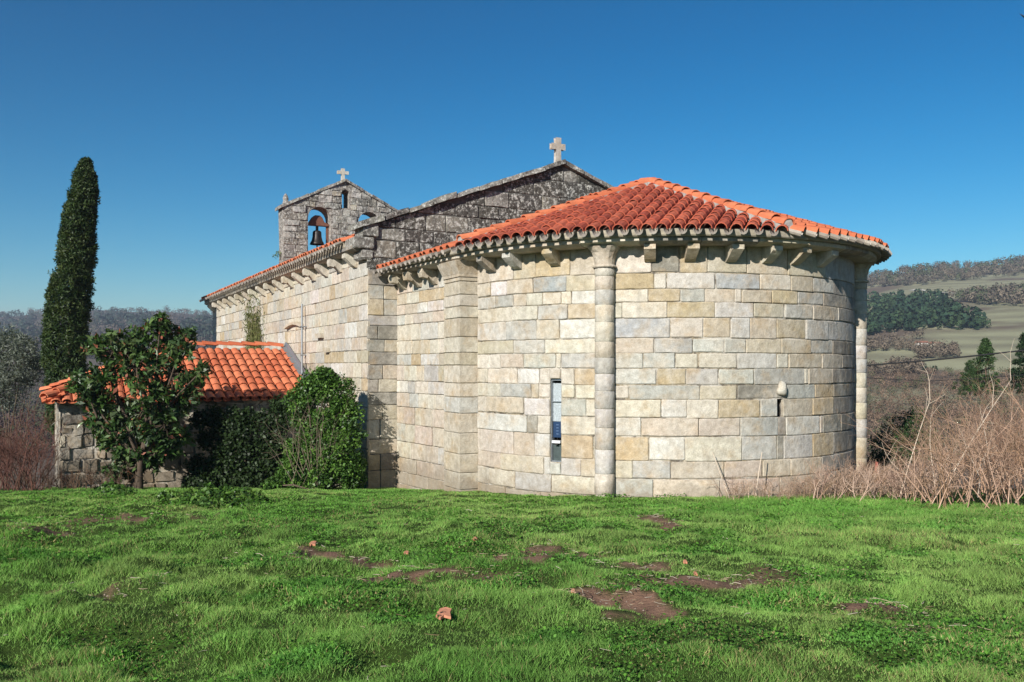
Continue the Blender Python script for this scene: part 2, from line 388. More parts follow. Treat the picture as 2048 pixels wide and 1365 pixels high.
# rows from the top down: joint positions measured in the picture (x) and the tone of each stone
B2 = [('p', 977, 'c', 1026, 't', 1071, 'o', 1140, 't'), ('c', 981, 'w', 1013, 'p', 1066, 'b', 1132, 't'), ('l', 990, 'g', 1025, 't', 1052, 'c', 1084, 'c', 1122, 'c', 1143, 'w'),
      ('c', 1022, 'c', 1075, 'l', 1135, 'o'), ('l', 1011, 'g', 1072, 'c', 1118, 'w'), ('t', 1026, 'g', 1089, 'c'), ('c', 1000, 'p', 1046, 'g', 1112, 'c', 1121, 'g'),
      ('c', 975, 'c', 1034, 'w', 1078, 'c', 1148, 'o'), ('c', 1000, 'b', 1062, 't', 1077, 'c', 1100, '|', 1121, 'c', 1150, 'c'), ('c', 972, 't', 1047, 'w', 1100, '|', 1121, 'g', 1172, 'c'),
      ('w', 1054, 'h', 1075, 'c', 1100, '|', 1121, 'c'), ('c', 1026, 't', 1068, 'l', 1100, '|', 1121, 'o', 1186, 'g'), ('p', 1000, 't', 1087, 'l', 1161, 't'), ('c', 976, 'c', 1030, 'l', 1102, 'c'), ('t', 1010, 'c', 1080, 't')]
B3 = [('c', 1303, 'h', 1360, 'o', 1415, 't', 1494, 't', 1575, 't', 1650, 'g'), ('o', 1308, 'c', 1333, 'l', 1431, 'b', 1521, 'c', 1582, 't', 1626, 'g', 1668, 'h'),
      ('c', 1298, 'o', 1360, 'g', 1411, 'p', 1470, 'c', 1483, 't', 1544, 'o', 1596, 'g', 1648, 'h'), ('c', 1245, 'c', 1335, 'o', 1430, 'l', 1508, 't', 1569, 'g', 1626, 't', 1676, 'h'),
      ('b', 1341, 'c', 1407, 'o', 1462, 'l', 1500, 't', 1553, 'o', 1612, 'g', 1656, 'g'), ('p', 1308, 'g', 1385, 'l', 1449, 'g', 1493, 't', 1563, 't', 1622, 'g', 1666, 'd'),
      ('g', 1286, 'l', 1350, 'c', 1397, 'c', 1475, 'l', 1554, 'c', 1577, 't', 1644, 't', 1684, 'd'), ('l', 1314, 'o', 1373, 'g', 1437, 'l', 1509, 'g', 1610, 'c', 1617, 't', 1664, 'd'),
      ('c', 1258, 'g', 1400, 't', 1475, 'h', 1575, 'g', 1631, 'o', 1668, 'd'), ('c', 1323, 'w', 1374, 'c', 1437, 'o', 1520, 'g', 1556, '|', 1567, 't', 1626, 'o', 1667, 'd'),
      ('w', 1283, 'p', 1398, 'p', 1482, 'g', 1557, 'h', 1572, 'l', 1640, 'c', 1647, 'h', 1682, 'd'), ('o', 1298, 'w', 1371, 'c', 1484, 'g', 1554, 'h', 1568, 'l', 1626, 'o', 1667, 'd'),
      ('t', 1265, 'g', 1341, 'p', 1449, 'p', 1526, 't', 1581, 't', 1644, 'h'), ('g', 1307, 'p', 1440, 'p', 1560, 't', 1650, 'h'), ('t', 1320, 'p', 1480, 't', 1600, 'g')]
apse = part('apse_wall', [(0, 0, 0)], [], None, church); bpy.data.objects.remove(apse)
slit_a = sorted((theta_px(1556)*R, theta_px(1567)*R)); pan_a = sorted((theta_px(1099.5)*R, theta_px(1121.5)*R))
holesC = [(slit_a[0], slit_a[1], 1.39, 1.71), (pan_a[0], pan_a[1], .56, 2.06)]
arcs = list(np.linspace(R_(-90)*R, R_(90)*R, 61))
apse = backing('apse_wall', S_cyl, arcs, [-1.5, 4.45], holesC, church, -.022)
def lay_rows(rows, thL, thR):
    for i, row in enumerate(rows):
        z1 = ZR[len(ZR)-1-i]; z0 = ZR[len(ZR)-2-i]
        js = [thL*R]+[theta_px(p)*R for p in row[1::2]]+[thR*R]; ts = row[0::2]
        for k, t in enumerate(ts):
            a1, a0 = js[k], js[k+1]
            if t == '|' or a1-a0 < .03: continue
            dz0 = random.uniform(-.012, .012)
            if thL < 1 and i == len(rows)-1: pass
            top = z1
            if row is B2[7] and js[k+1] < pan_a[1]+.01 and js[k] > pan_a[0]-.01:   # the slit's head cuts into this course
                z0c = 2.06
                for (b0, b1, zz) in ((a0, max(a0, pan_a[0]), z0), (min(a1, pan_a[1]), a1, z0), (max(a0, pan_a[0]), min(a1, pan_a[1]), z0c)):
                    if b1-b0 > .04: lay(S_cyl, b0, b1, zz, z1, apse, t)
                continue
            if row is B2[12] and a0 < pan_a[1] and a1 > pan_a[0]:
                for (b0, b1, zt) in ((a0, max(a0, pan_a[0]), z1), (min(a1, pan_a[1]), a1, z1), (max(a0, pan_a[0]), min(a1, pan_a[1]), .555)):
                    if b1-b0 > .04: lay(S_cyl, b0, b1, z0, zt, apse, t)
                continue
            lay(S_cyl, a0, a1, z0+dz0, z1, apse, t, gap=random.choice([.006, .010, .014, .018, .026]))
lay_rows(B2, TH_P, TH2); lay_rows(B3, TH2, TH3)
for i in range(len(ZR)-1):
    js = splits(R_(-90)*R, TH3*R, .75)
    for a, b in zip(js[:-1], js[1:]): lay(S_cyl, a, b, ZR[i], ZR[i+1], apse, random.choice('tgcog'))
# straight chancel walls
J = (-LG, 4.5); K = (0, 4.2); cl = math.hypot(K[0]-J[0], K[1]-J[1]); cd = ((K[0]-J[0])/cl, (K[1]-J[1])/cl); cn = (-cd[1], cd[0])
def S_ch(a, z, d): return W(J[0]+cd[0]*a+cn[0]*d, J[1]+cd[1]*a+cn[1]*d, z)
def S_chr(a, z, d): return W(J[0]+cd[0]*a+cn[0]*d, -(J[1]+cd[1]*a+cn[1]*d), z)
ZC = [-1.3, -.75, -.42, -.14, .19, .56, .97, 1.36, 1.68, 1.955, 2.31, 2.56, 2.87, 3.24, 3.47, 3.70, 3.96, 4.45]
hC = [(2.62, 2.76, 3.10, 3.24), (2.60, 2.76, 2.44, 2.56)]
chan = backing('chancel_wall', S_ch, [0, cl], [-1.6, 4.45], hC, church)
for i in range(len(ZC)-1):
    js = splits(0, cl-.0, .62, .45)
    for a, b in zip(js[:-1], js[1:]):
        hit = False
        for h in hC:
            if b > h[0] and a < h[1] and ZC[i+1] > h[2]+.01 and ZC[i] < h[3]-.01:
                hit = True; t = random.choice('tc')
                for (p, q) in ((a, h[0]), (h[1], b)):
                    if q-p > .05: lay(S_ch, p, q, ZC[i], ZC[i+1], chan, t)
                if h[2]-ZC[i] > .06: lay(S_ch, max(a, h[0]), min(b, h[1]), ZC[i], h[2], chan, t)
                break
        if not hit: lay(S_ch, a, b, ZC[i], ZC[i+1], chan, random.choice('cctpplocwtg'))
backing('chancel_wall', S_chr, [0, cl], [-1.6, 4.45], [], church)

# gable wall between nave and chancel (stub below, lichen-covered gable above)
def gslope(a): return 7.46-abs(a)*(7.46-5.52)/WN
def S_g(a, z, d): return W(-LG+d, a, z)
gable = backing('gable_wall', S_g, [-WN, -2.6, 0, 2.6, WN], [-1.8, 9], [], church, ztop=gslope, mat=M_MORTD)
ZS = [-1.6, -.6, -.11, .27, .61, 1.06, 1.40, 1.69, 1.99, 2.32, 2.62, 2.91, 3.23, 3.47, 3.84, 4.16, 4.52]
for i in range(len(ZS)-1):
    c = random.uniform(4.78, 4.96) if i % 3 else 4.4
    js = sorted(set([4.42, c, WN])) if c > 4.45 else [4.42, WN]
    for a, b in zip(js[:-1], js[1:]): lay(S_g, a, b, ZS[i], ZS[i+1], gable, random.choice('ttothhg'))
zz = 4.52
while zz < 7.4:
    h = random.uniform(.27, .42); js = splits(-WN, WN, .72, .4)
    for a, b in zip(js[:-1], js[1:]):
        if gslope((a+b)/2) < zz+.08: continue
        lay(S_g, a, b, zz, min(zz+h, 9), gable, random.choice('kkdkhkd'), M_LICH, ztop=lambda q: gslope(q)-.02, rnd=.03, jit=.012, gap=.022, proud=random.uniform(-.012, .02))
    zz += h
# body of the gable (thickness) behind its face
def prism(prof, S0, S1):
    n = len(prof); v = [S0(*p) for p in prof]+[S1(*p) for p in prof]
    f = [tuple(range(n)), tuple(range(2*n-1, n-1, -1))]+[(i, (i+1) % n, (i+1) % n+n, i+n) for i in range(n)]
    return v, f
v, f = prism([(-WN, 4.5), (WN-.03, 4.5), (WN-.03, 5.5), (0, 7.44), (-WN, 5.5)], lambda a, z: W(-LG-.03, a, z), lambda a, z: W(-LG-.62, a, z))
part('gable_core', v, f, M_LICH, gable, tone('h'))
def slab_along(p0, p1, w0, w1, th, parent, name, mat, col, normal_u=(1, 0), drop=0):
    pass
def coping(side):
    n = 9; e = [i/n for i in range(n+1)]
    for i in range(n):
        t0 = e[i]+(.006 if i else 0); t1 = e[i+1]
        a0 = side*(WN+.25)*(1-t0); a1 = side*(WN+.25)*(1-t1)
        z0 = gslope(a0)+random.uniform(-.02, .015); z1 = gslope(a1)+random.uniform(-.02, .015)
        th = random.uniform(.10, .15); ov = random.uniform(.12, .2); vs = []
        for (a, z, dth) in ((a0, z0, 0), ((a0+a1)/2, (z0+z1)/2+random.uniform(-.015, .015), random.uniform(-.02, .02)), (a1, z1, 0)):
            vs += [W(-LG+ov+random.uniform(-.03, .03), a, z), W(-LG+ov-.02+random.uniform(-.03, .02), a, z+th+dth), W(-LG-.7, a, z+th), W(-LG-.7, a, z)]
        fs = [(0, 1, 2, 3), (8, 9, 10, 11)]
        for s in (0, 4):
            for q in range(4): fs.append((s+q, s+(q+1) % 4, s+4+(q+1) % 4, s+4+q))
        part('coping_slab', vs, fs, M_LICH, gable, tone('h', .12))
coping(1); coping(-1)
def cbox(name, c, su, sv, sz, mat, parent, col=None, bev=.02, th=0, jit=.005, taper=1.0):
    """chamfered block with axes turned th from u"""
    e = (math.cos(th), math.sin(th)); n = (-math.sin(th), math.cos(th)); vs = []; fs = []
    lv = [(-sz/2, 1-2*bev/max(su, .01), 1-2*bev/max(sv, .01)), (-sz/2+bev, 1, 1), (sz/2-bev, taper, taper), (sz/2, taper-2*bev/su, taper-2*bev/sv)]
    for (z, ku, kv) in lv:
        for (a, b) in ((-1, -1), (1, -1), (1, 1), (-1, 1)):
            pu = a*su/2*ku+random.uniform(-jit, jit); pv = b*sv/2*kv+random.uniform(-jit, jit)
            vs.append(W(c[0]+e[0]*pu+n[0]*pv, c[1]+e[1]*pu+n[1]*pv, c[2]+z+random.uniform(-jit, jit)*.5))
    for l in range(3):
        for q in range(4): fs.append((l*4+q, l*4+(q+1) % 4, l*4+4+(q+1) % 4, l*4+4+q))
    fs += [(3, 2, 1, 0), (12, 13, 14, 15)]
    return part(name, vs, fs, mat, parent, tone('c') if col is None else col)
# stepped kneeler at the nave corner
kn = cbox('kneeler', (-LG-.22, WN-.05, 5.42), .62, .36, .30, M_LICH, gable, tone('h'))
cbox('kneeler', (-LG-.28, WN+.10, 5.12), .72, .46, .26, M_LICH, gable, tone('h'))
cbox('kneeler', (-LG-.25, WN+.02, 4.86), .60, .26, .24, M_LICH, gable, tone('h'), .05)

# nave walls
def S_n(a, z, d): return W(-LG-a, WN+d, z)
hN = [(5.55, 5.75, 3.95, 4.15)]
nave = backing('nave_wall', S_n, [0, LN], [-4, 5.0], hN, church)
zz = -.95
while zz < 4.9:
    h = random.uniform(.28, .38); 
    if zz+h > 4.72: h = 5.0-zz
    js = splits(0, LN if zz > 2.3 else 4.4, .78, .42)
    if zz < .9: js = splits(0, 1.6, .7)
    for a, b in zip(js[:-1], js[1:]):
        if zz < 3.98 and zz+h > 4.02 and b > 5.55 and a < 5.75:
            for (p, q) in ((a, 5.55), (5.75, b)):
                if q-p > .05: lay(S_n, p, q, zz, zz+h, nave, 'c')
            continue
        lay(S_n, a, b, zz, zz+h, nave, random.choice('ccctplocwcg'))
    zz += h
for (f_, nm) in ((lambda a, z: W(-LG-a, -WN, z), 'nave_wall'),):
    part(nm, [f_(0, -4), f_(LN, -4), f_(LN, 5), f_(0, 5)], [(0, 1, 2, 3)], M_MORTAR, church)
v = [W(-LG-LN, a, z) for (a, z) in ((-WN, -4), (WN, -4), (WN, 5.0), (0, 7.0), (-WN, 5.0))]
part('west_wall', v, [(0, 1, 2, 3, 4)], M_MORTAR, church)
# corbels, cornices
def corbel(S, a, zt, w, proj, h, parent, t, kind=0):
    pr = [(-.03, 0), (-.03, -h), (.03, -h), (proj*.35, -h*.86), (proj*.75, -h*.52), (proj, -h*.30), (proj, 0)] if kind == 0 else \
         [(-.03, 0), (-.03, -h), (.04, -h*.98), (proj*.62, -h*.5), (proj*.66, -h*.62), (proj*.98, -h*.55), (proj*1.05, -h*.25), (proj, 0)]
    vs = []; n = len(pr)
    for s in (-1, 1):
        for (d, z) in pr: vs.append(S(a+s*w/2*random.uniform(.94, 1.06), zt+z, d+random.uniform(-.008, .008)))
    fs = [tuple(range(n)), tuple(range(2*n-1, n-1, -1))]+[(i, (i+1) % n, (i+1) % n+n, i+n) for i in range(n)]
    part('corbel', vs, fs, M_STONE, parent, tone(t))
def cornice(S, As, z0, z1, proj, parent, mat=M_STONE, tones='tch'):
    for a0, a1 in zip(As[:-1], As[1:]):
        a1 -= .006; n = max(1, int((a1-a0)/.3)); vs = []; fs = []; dz = random.uniform(-.006, .006)
        for i in range(n+1):
            a = a0+(a1-a0)*i/n
            for (d, z) in ((-.06, z0), (proj*.72, z0), (proj, z0+.045), (proj, z1), (-.06, z1)): vs.append(S(a, z+dz, d+random.uniform(-.004, .004)))
        for i in range(n):
            for q in range(5): fs.append((i*5+q, i*5+(q+1) % 5, i*5+5+(q+1) % 5, i*5+5+q))
        fs += [(0, 1, 2, 3, 4), tuple(n*5+q for q in (4, 3, 2, 1, 0))]
        part('cornice_slab', vs, fs, mat, parent, tone(random.choice(tones)))
cornice(S_cyl, list(np.linspace(R_(-90)*R, R_(90)*R, 15)), 4.365, 4.475, .42, apse)
cornice(S_ch, [0, .95, 1.9, 2.9, cl+.0], 4.365, 4.475, .42, chan)
cornice(S_n, list(np.linspace(0.1, LN+.1, 22)), 4.95, 5.07, .33, nave, tones='tth')
def fascia(S, As, z0, z1, d, parent):
    vs = []; n = len(As)
    for a in As:
        for (dd, z) in ((.1, z0), (d-.015, z0), (d, z0+.02), (d, z1), (.1, z1)): vs.append(S(a, z, dd+random.uniform(-.004, .004)))
    fs = [(i*5+q, i*5+(q+1) % 5, i*5+5+(q+1) % 5, i*5+5+q) for i in range(n-1) for q in range(5)]+[(0, 1, 2, 3, 4), tuple((n-1)*5+q for q in range(5))]
    part('mortar_fascia', vs, fs, M_FASC, parent)
M_FASC = plain('fascia_mortar', lin((205, 195, 175))*.5, .95, 0, .3, 14, .006)
fascia(S_cyl, list(np.linspace(R_(-90)*R, R_(90)*R, 90)), 4.478, 4.60, .50, apse)
fascia(S_ch, list(np.linspace(0, cl, 12)), 4.478, 4.60, .49, chan)
fascia(S_n, list(np.linspace(.65, LN+.1, 40)), 5.075, 5.20, .33, nave)
for px, t in ((970, 'h'), (1022, 'l'), (1101, 'o'), (1300, 'o'), (1384, 'o'), (1470, 't'), (1546, 'c'), (1604, 't'), (1657, 'c')):
    corbel(S_cyl, theta_px(px, R+.2)*R, 4.364, .185, .34, .27, apse, t, random.choice([0, 0, 1]) if px < 1000 else 0)
for a in (.45, 1.2, 1.95): corbel(S_ch, a, 4.364, .2, .36, .32, chan, 't', 1)
for i in range(17): corbel(S_n, .85+i*1.21, 4.949, .22, .31, .32, nave, random.choice('cct'), i % 2)
# half columns
def column(th, px_t, nm, cap_lich=False):
    rc = .172; cc = R+.075; par = part(nm, [W(cc*math.cos(th), cc*math.sin(th), -1)]*3, [(0, 1, 2)], M_STONE, church, tone('c'))
    par.data.clear_geometry()
    core = MB(); n = 14
    def ring(z, r): return [W(cc*math.cos(th)+r*math.cos(th+2*math.pi*q/n), cc*math.sin(th)+r*math.sin(th+2*math.pi*q/n), z) for q in range(n)]
    v = ring(-1.2, rc-.014)+ring(4.2, rc-.014); par.data.from_pydata([tuple(x) for x in v], [], [(q, (q+1) % n, (q+1) % n+n, q+n) for q in range(n)])
    par.data.materials.append(M_MORTAR); par.data.update()
    zs = [-1.2, -.28]+[z for z in (0.06, .42, .84, 1.22, 1.55, 1.86, 2.16, 2.44, 2.72, 3.06, 3.36, 3.62, 3.86)]+[4.01]
    for a, b in zip(zs[:-1], zs[1:]):
        b2 = b-.009; r = rc+random.uniform(-.003, .004); rr = [ring(a, r-.01), ring(a+.012, r), ring(b2-.012, r), ring(b2, r-.01)]
        v = sum(rr, []); f = [(l*n+q, l*n+(q+1) % n, l*n+n+(q+1) % n, l*n+n+q) for l in range(3) for q in range(n)]
        part('drum', v, f, M_STONE, par, tone(random.choice('cclgtt')), True)
    # capital: neck ring, flaring bell turning square
    cap = [(4.00, .20, 0), (4.02, .215, 0), (4.045, .20, 0), (4.06, .175, 0), (4.15, .185, .1), (4.26, .215, .45), (4.345, .265, .9), (4.364, .275, 1)]
    vs = []; n2 = 16
    for (z, r, sq) in cap:
        for q in range(n2):
            an = 2*math.pi*(q+.5)/n2; c, s = math.cos(an), math.sin(an); k = (1-sq)+sq/max(abs(c), abs(s))
            vs.append(W(cc*math.cos(th)+r*k*math.cos(th+an), cc*math.sin(th)+r*k*math.sin(th+an), z))
    f = [(l*n2+q, l*n2+(q+1) % n2, l*n2+n2+(q+1) % n2, l*n2+n2+q) for l in range(len(cap)-1) for q in range(n2)]
    part('capital', vs, f, M_STONE, par, tone('t'))
    return par
column(TH2, 1210, 'half_column'); column(TH3, 1713, 'half_column')
# pilaster where the straight wall meets the curve
pil = part('pilaster', *prism([(-.76, 4.15), (-.02, 4.15), (-.02, 4.555), (-.76, 4.555)], lambda a, b: W(a, b, -1.4), lambda a, b: W(a, b, 4.18)), M_MORTAR, church)
for a, b in zip(ZC[:-1], ZC[1:]):
    b = min(b, 4.05); cbox('stone', (-.39, 4.36, (a+b)/2), .78, .44, b-a-.012, M_STONE, pil, tone(random.choice('ctcclt'), .03), .012)
vs = []
for (z, k) in ((4.05, 0), (4.10, .0), (4.27, .07), (4.364, .10)):
    for (a, b) in ((-.80-k*.7, 4.15), (.02+k*.7, 4.15), (.02+k*.7, 4.60+k), (-.80-k*.7, 4.60+k)): vs.append(W(a, b, z))
part('pilaster_cap', vs, [(l*4+q, l*4+(q+1) % 4, l*4+4+(q+1) % 4, l*4+4+q) for l in range(3) for q in range(4)]+[(3, 2, 1, 0), (12, 13, 14, 15)], M_STONE, pil, tone('t'))

# ------------------------------------------------------------------ roof tiles
def tile_arrays(L, r0, r1, th, flat=.85, n=6, flip=1):
    v = []; 
    for (x, r, zoff) in ((0, r0, 0), (L, r1, -.012)):
        for rr in (r, r-th):
            for i in range(n+1):
                p = math.pi*i/n; v.append((x, rr*math.cos(p), flip*(rr*flat*math.sin(p)+zoff)))
    k = n+1; f = []
    for i in range(n):
        f.append((i, i+1, 2*k+i+1, 2*k+i)); f.append((k+i, 3*k+i, 3*k+i+1, k+i+1)); f.append((i, k+i, k+i+1, i+1)); f.append((2*k+i, 2*k+i+1, 3*k+i+1, 3*k+i))
    return v, f
def basis(p0, p1, up=Vector((0, 0, 1))):
    x = (p1-p0).normalized(); y = up.cross(x).normalized(); z = x.cross(y)
    return Matrix(((x[0], y[0], z[0], p0[0]), (x[1], y[1], z[1], p0[1]), (x[2], y[2], z[2], p0[2]), (0, 0, 0, 1)))
def jitm(): return Matrix.Translation((random.uniform(-.018, .018), 0, random.uniform(-.004, .006))) @ Matrix.Rotation(random.uniform(-.035, .035), 4, 'Z') @ Matrix.Rotation(random.uniform(-.09, .09), 4, 'X') @ Matrix.Rotation(random.uniform(-.02, .02), 4, 'Y')
class Joined:
    def __init__(s): s.v = []; s.f = []
    def add(s, tv, tf, m):
        b = len(s.v); s.v += [tuple(m @ Vector(p)) for p in tv]; s.f += [tuple(i+b for i in q) for q in tf]
APZ = 6.22; SL = .355; RE = 4.80
def zroof(u, v): return APZ-SL*(math.hypot(u, v) if u > 0 else abs(v))
aroof = []
bed = []; fb = []; n = 72
bed.append(W(0, 0, APZ)); 
for i in range(n+1):
    th = R_(-90)+math.pi*i/n; bed.append(W(4.62*math.cos(th), 4.62*math.sin(th), APZ-SL*4.62))
fb = [(0, i, i+1) for i in range(1, n+1)]
b = len(bed); bed += [W(-LG, 0, APZ), W(-LG, 4.9, APZ-SL*4.9), W(-LG, -4.9, APZ-SL*4.9)]
fb += [(0, n+1, b+1, b), (0, b, b+2, 1)]
roofA = part('apse_roof', bed, fb, M_BED, church)
T_c = tile_arrays(.47, .108, .099, .016, 1.0); T_ch = tile_arrays(.40, .078, .066, .013, 1.2, 6, -1); T_hip = tile_arrays(.46, .125, .105, .018, .9)
me_red = mesh_py('cover_tile', *T_c, M_TRED, False); me_ora = mesh_py('cover_tile', *T_c, M_TORA); me_chg = mesh_py('channel_tile', *T_ch, M_TGREY); me_hip = mesh_py('hip_tile', *T_hip, M_TORA)
SP = .236; EX = .40
def shade(m, on=True): m.polygons.foreach_set('use_smooth', [on]*len(m.polygons))
def pt(u, v, up=.0): return W(u, v, zroof(u, v)+up)
def facet(thf, half, single, mesh, tv, joined):
    e = (math.cos(thf), math.sin(thf)); q = (-e[1], e[0]); k = int(RE*math.sin(half)/SP)+1
    for i in range(-k, k+1):
        o = (i+.5)*SP
        if abs(o) > RE*math.sin(half)-.05: continue
        tm = math.sqrt(RE*RE-o*o)+random.uniform(-.015, .015); t0 = abs(o)/math.tan(half)+.02; t = tm; c = 0
        # channel tile hanging over the eave beside this row
        o2 = o+SP/2; tc_ = math.sqrt(max(0, RE*RE-o2*o2))+.09
        p0 = pt(e[0]*tc_+q[0]*o2, e[1]*tc_+q[1]*o2, .075); p1 = pt(e[0]*(tc_-.4)+q[0]*o2, e[1]*(tc_-.4)+q[1]*o2, .085)
        yield_ch.append(basis(p0, p1) @ jitm())
        while t-t0 > .10:
            tt = t-.47
            p0 = pt(e[0]*t+q[0]*o, e[1]*t+q[1]*o, .060); p1 = pt(e[0]*tt+q[0]*o, e[1]*tt+q[1]*o, .050)
            m = basis(p0, p1) @ jitm()
            if t-t0 < .34: m = m @ Matrix.Diagonal(((t-t0)/.34, 1, 1, 1))
            if single: obj('cover_tile', mesh, roofA, None, m)
            else: joined.add(tv[0], tv[1], m)
            t -= EX
yield_ch = []; jr = Joined()
facet(R_(47), R_(40.5), True, me_red, T_c, None); 
HIPA, HIPB = R_(6.5), R_(87.5)
facet(R_(-34.5), R_(40.5), False, me_ora, T_c, jr)
for i in range(int(LG/SP)):
    u = -.08-i*SP
    for s in (1, -1):
        t = RE+.30*(-u)/LG+random.uniform(-.015, .015)
        p0 = pt(u-SP/2, s*(t+.09), .075); p1 = pt(u-SP/2, s*(t-.31), .085); yield_ch.append(basis(p0, p1) @ jitm())
        while t > .15:
            p0 = pt(u, s*t, .062); p1 = pt(u, s*max(.02, t-.44), .042); jr.add(T_c[0], T_c[1], basis(p0, p1) @ jitm()); t -= EX
tag(part('tile_covering', jr.v, jr.f, M_TORA, roofA), kind='stuff')
for m in yield_ch: obj('channel_tile', me_chg, roofA, None, m)
def hip_line(p_low, p_high, parent, mesh=None, step=.38, cement=True, plug=.10):
    d = (p_high-p_low); L = d.length; n = int(L/step)
    for i in range(n):
        a = p_low+d*(i*step/L); b_ = p_low+d*min(1, (i*step+.46)/L)
        obj('hip_tile', mesh or me_hip, parent, None, basis(a+Vector((0, 0, .045)), b_+Vector((0, 0, .018))) @ jitm())
    if cement:
        x = d.normalized(); y = Vector((0, 0, 1)).cross(x).normalized(); vs = []; ns = 24
        for i in range(ns+1):
            c = p_low+d*(i/ns); w = .145+random.uniform(-.02, .025); e_ = plug if i == 0 else 0
            vs += [c+y*w+Vector((0, 0, -.10)), c+y*w*(.8-4*e_)+Vector((0, 0, .035+e_)), c-y*w*(.8-4*e_)+Vector((0, 0, .035+e_)), c-y*w+Vector((0, 0, -.10))]
        part('cement_bedding', vs, [(i*4+q, i*4+q+1, i*4+5+q, i*4+4+q) for i in range(ns) for q in range(3)]+[(0, 1, 2, 3)], M_CEM, parent)
for th in (6.2, 87.2, -75.2):
    t = R_(th); hip_line(W((RE-.12)*math.cos(t), (RE-.12)*math.sin(t), APZ-SL*(RE-.12)+.12), W(0, 0, APZ+.10), roofA)
hip_line(W(-LG, 0, APZ+.09), W(.1, 0, APZ+.11), roofA)
# nave roof: left slope tiled, right slope plain bed
NEZ = 5.13; NS = .36; NEV = WN+.44
def nz(v): return NEZ+(NEV-abs(v))*NS
bed = [W(-LG-.6, NEV-.12, nz(NEV-.12)), W(-LG-LN-.25, NEV-.12, nz(NEV-.12)), W(-LG-LN-.25, 0, nz(0)), W(-LG-.6, 0, nz(0)), W(-LG-.6, -NEV, nz(NEV)), W(-LG-LN-.25, -NEV, nz(NEV))]
roofN = part('nave_roof', bed, [(0, 1, 2, 3), (3, 2, 5, 4)], M_BED, church)
jn = Joined(); i = 0
while True:
    t = .72+i*.24; i += 1
    if t > LN+.3: break
    p0 = W(-LG-t-.11, NEV+.10, nz(NEV+.10)+.075); p1 = W(-LG-t-.11, NEV-.35, nz(NEV-.35)+.085)
    obj('channel_tile', me_chg, roofN, None, basis(p0, p1) @ jitm())
    v = NEV+random.uniform(-.015, .015)
    while v > .3:
        jn.add(T_c[0], T_c[1], basis(W(-LG-t, v, nz(v)+.062), W(-LG-t, v-.44, nz(v-.44)+.042)) @ jitm()); v -= EX
tag(part('tile_covering', jn.v, jn.f, M_TORA, roofN), kind='stuff')

# ------------------------------------------------------------------ slit window fittings, boss, crosses
a0, a1 = pan_a; am = (a0+a1)/2
def S_box(S, a0, a1, z0, z1, d0, d1):
    vs = [S(a, z, d) for d in (d0, d1) for (a, z) in ((a0, z0), (a1, z0), (a1, z1), (a0, z1))]
    return vs, [(0, 1, 2, 3), (7, 6, 5, 4)]+[(q, (q+1) % 4, (q+1) % 4+4, q+4) for q in range(4)]
pane_m = plain('frosted_grit_pane', (.34, .38, .40), .35, 0, .5, 60, .003)
glass_d = plain('dark_glass', (.075, .095, .095), .12, 0, .3, 5, 0)
blue_m = plain('blue_plastic', (.012, .035, .09), .4, 0, .2, 30, 0); pale_blue = plain('pale_blue_print', (.2, .3, .5), .5, 0, .1, 30, 0)
white_m = plain('white_plastic', (.7, .7, .7), .4, 0, .05, 10, 0)
win = part('slit_window', *S_box(S_cyl, a0, a1, .56, 2.06, -.30, -.26), M_DARK, church)
win['label'] = 'narrow metal-framed slit window with blue box inside'
fr = .016
for (x0, x1, y0, y1) in ((a0, a0+fr, .56, 2.06), (a1-fr, a1, .56, 2.06), (a0+fr, a1-fr, .56, .58), (a0+fr, a1-fr, 2.03, 2.06), (a0+fr, a1-fr, 1.645, 1.657)):
    part('frame_bar', *S_box(S_cyl, x0, x1, y0, y1, -.14, -.055), M_METAL, win)
part('pane', *S_box(S_cyl, a0+fr, a1-fr, 1.657, 1.98, -.14, -.10), pane_m, win); part('pane', *S_box(S_cyl, a0+fr, a1-fr, 1.29, 1.645, -.14, -.10), pane_m, win)
part('pane', *S_box(S_cyl, a0+fr, a1-fr, .58, .93, -.14, -.10), glass_d, win)
bx = part('blue_box', *S_box(S_cyl, a0+.035, a1-.03, 1.0, 1.285, -.13, -.075), blue_m, win)
for k in range(4): part('print_line', *S_box(S_cyl, am-.03, am+.02, 1.06+k*.055, 1.066+k*.055, -.0755, -.0735), pale_blue, bx)
part('lamp_bracket', *S_box(S_cyl, a0+.03, a1-.025, .90, .945, -.13, -.03), white_m, win)
part('lamp_socket', *S_box(S_cyl, am-.035, am+.03, .868, .898, -.12, -.02), M_DARK, win)
# carved boss over the small slit
bm = MB(); pts = []; nb = 12; ac = theta_px(1563)*R
for j in range(7):
    ph = math.pi*j/6
    for q in range(nb):
        an = 2*math.pi*q/nb; r = math.sin(ph)*(.105+.02*math.sin(3*an+j)); pts.append(S_cyl(ac+r*math.cos(an), 1.87+r*1.15*math.sin(an)+(.03 if math.sin(an) > .8 else 0), .0+.10*math.cos(ph)*(1 if ph < 1.6 else .4)))
part('carved_boss', pts, [(j*nb+q, j*nb+(q+1) % nb, j*nb+nb+(q+1) % nb, j*nb+nb+q) for j in range(6) for q in range(nb)], M_STONE, apse, tone('w'), True)
def cross(base, h, arm, th, label_parent, uo, vo, rounded=False):
    p = part('cross', *prism([(-th*.55, 0), (th*.55, 0), (th*.45, h*.62), (arm, h*.60), (arm, h*.60+th), (th*.5, h*.60+th), (th*.55, h), (-th*.55, h), (-th*.5, h*.60+th), (-arm, h*.60+th), (-arm, h*.60), (-th*.45, h*.62)],
             lambda a, z: W(uo+th*.45, vo+a, base+z), lambda a, z: W(uo-th*.45, vo+a, base+z)), M_STONE, label_parent, tone('l'))
    bv = p.modifiers.new('soft', 'BEVEL'); bv.width = .025; bv.segments = 2
    return p
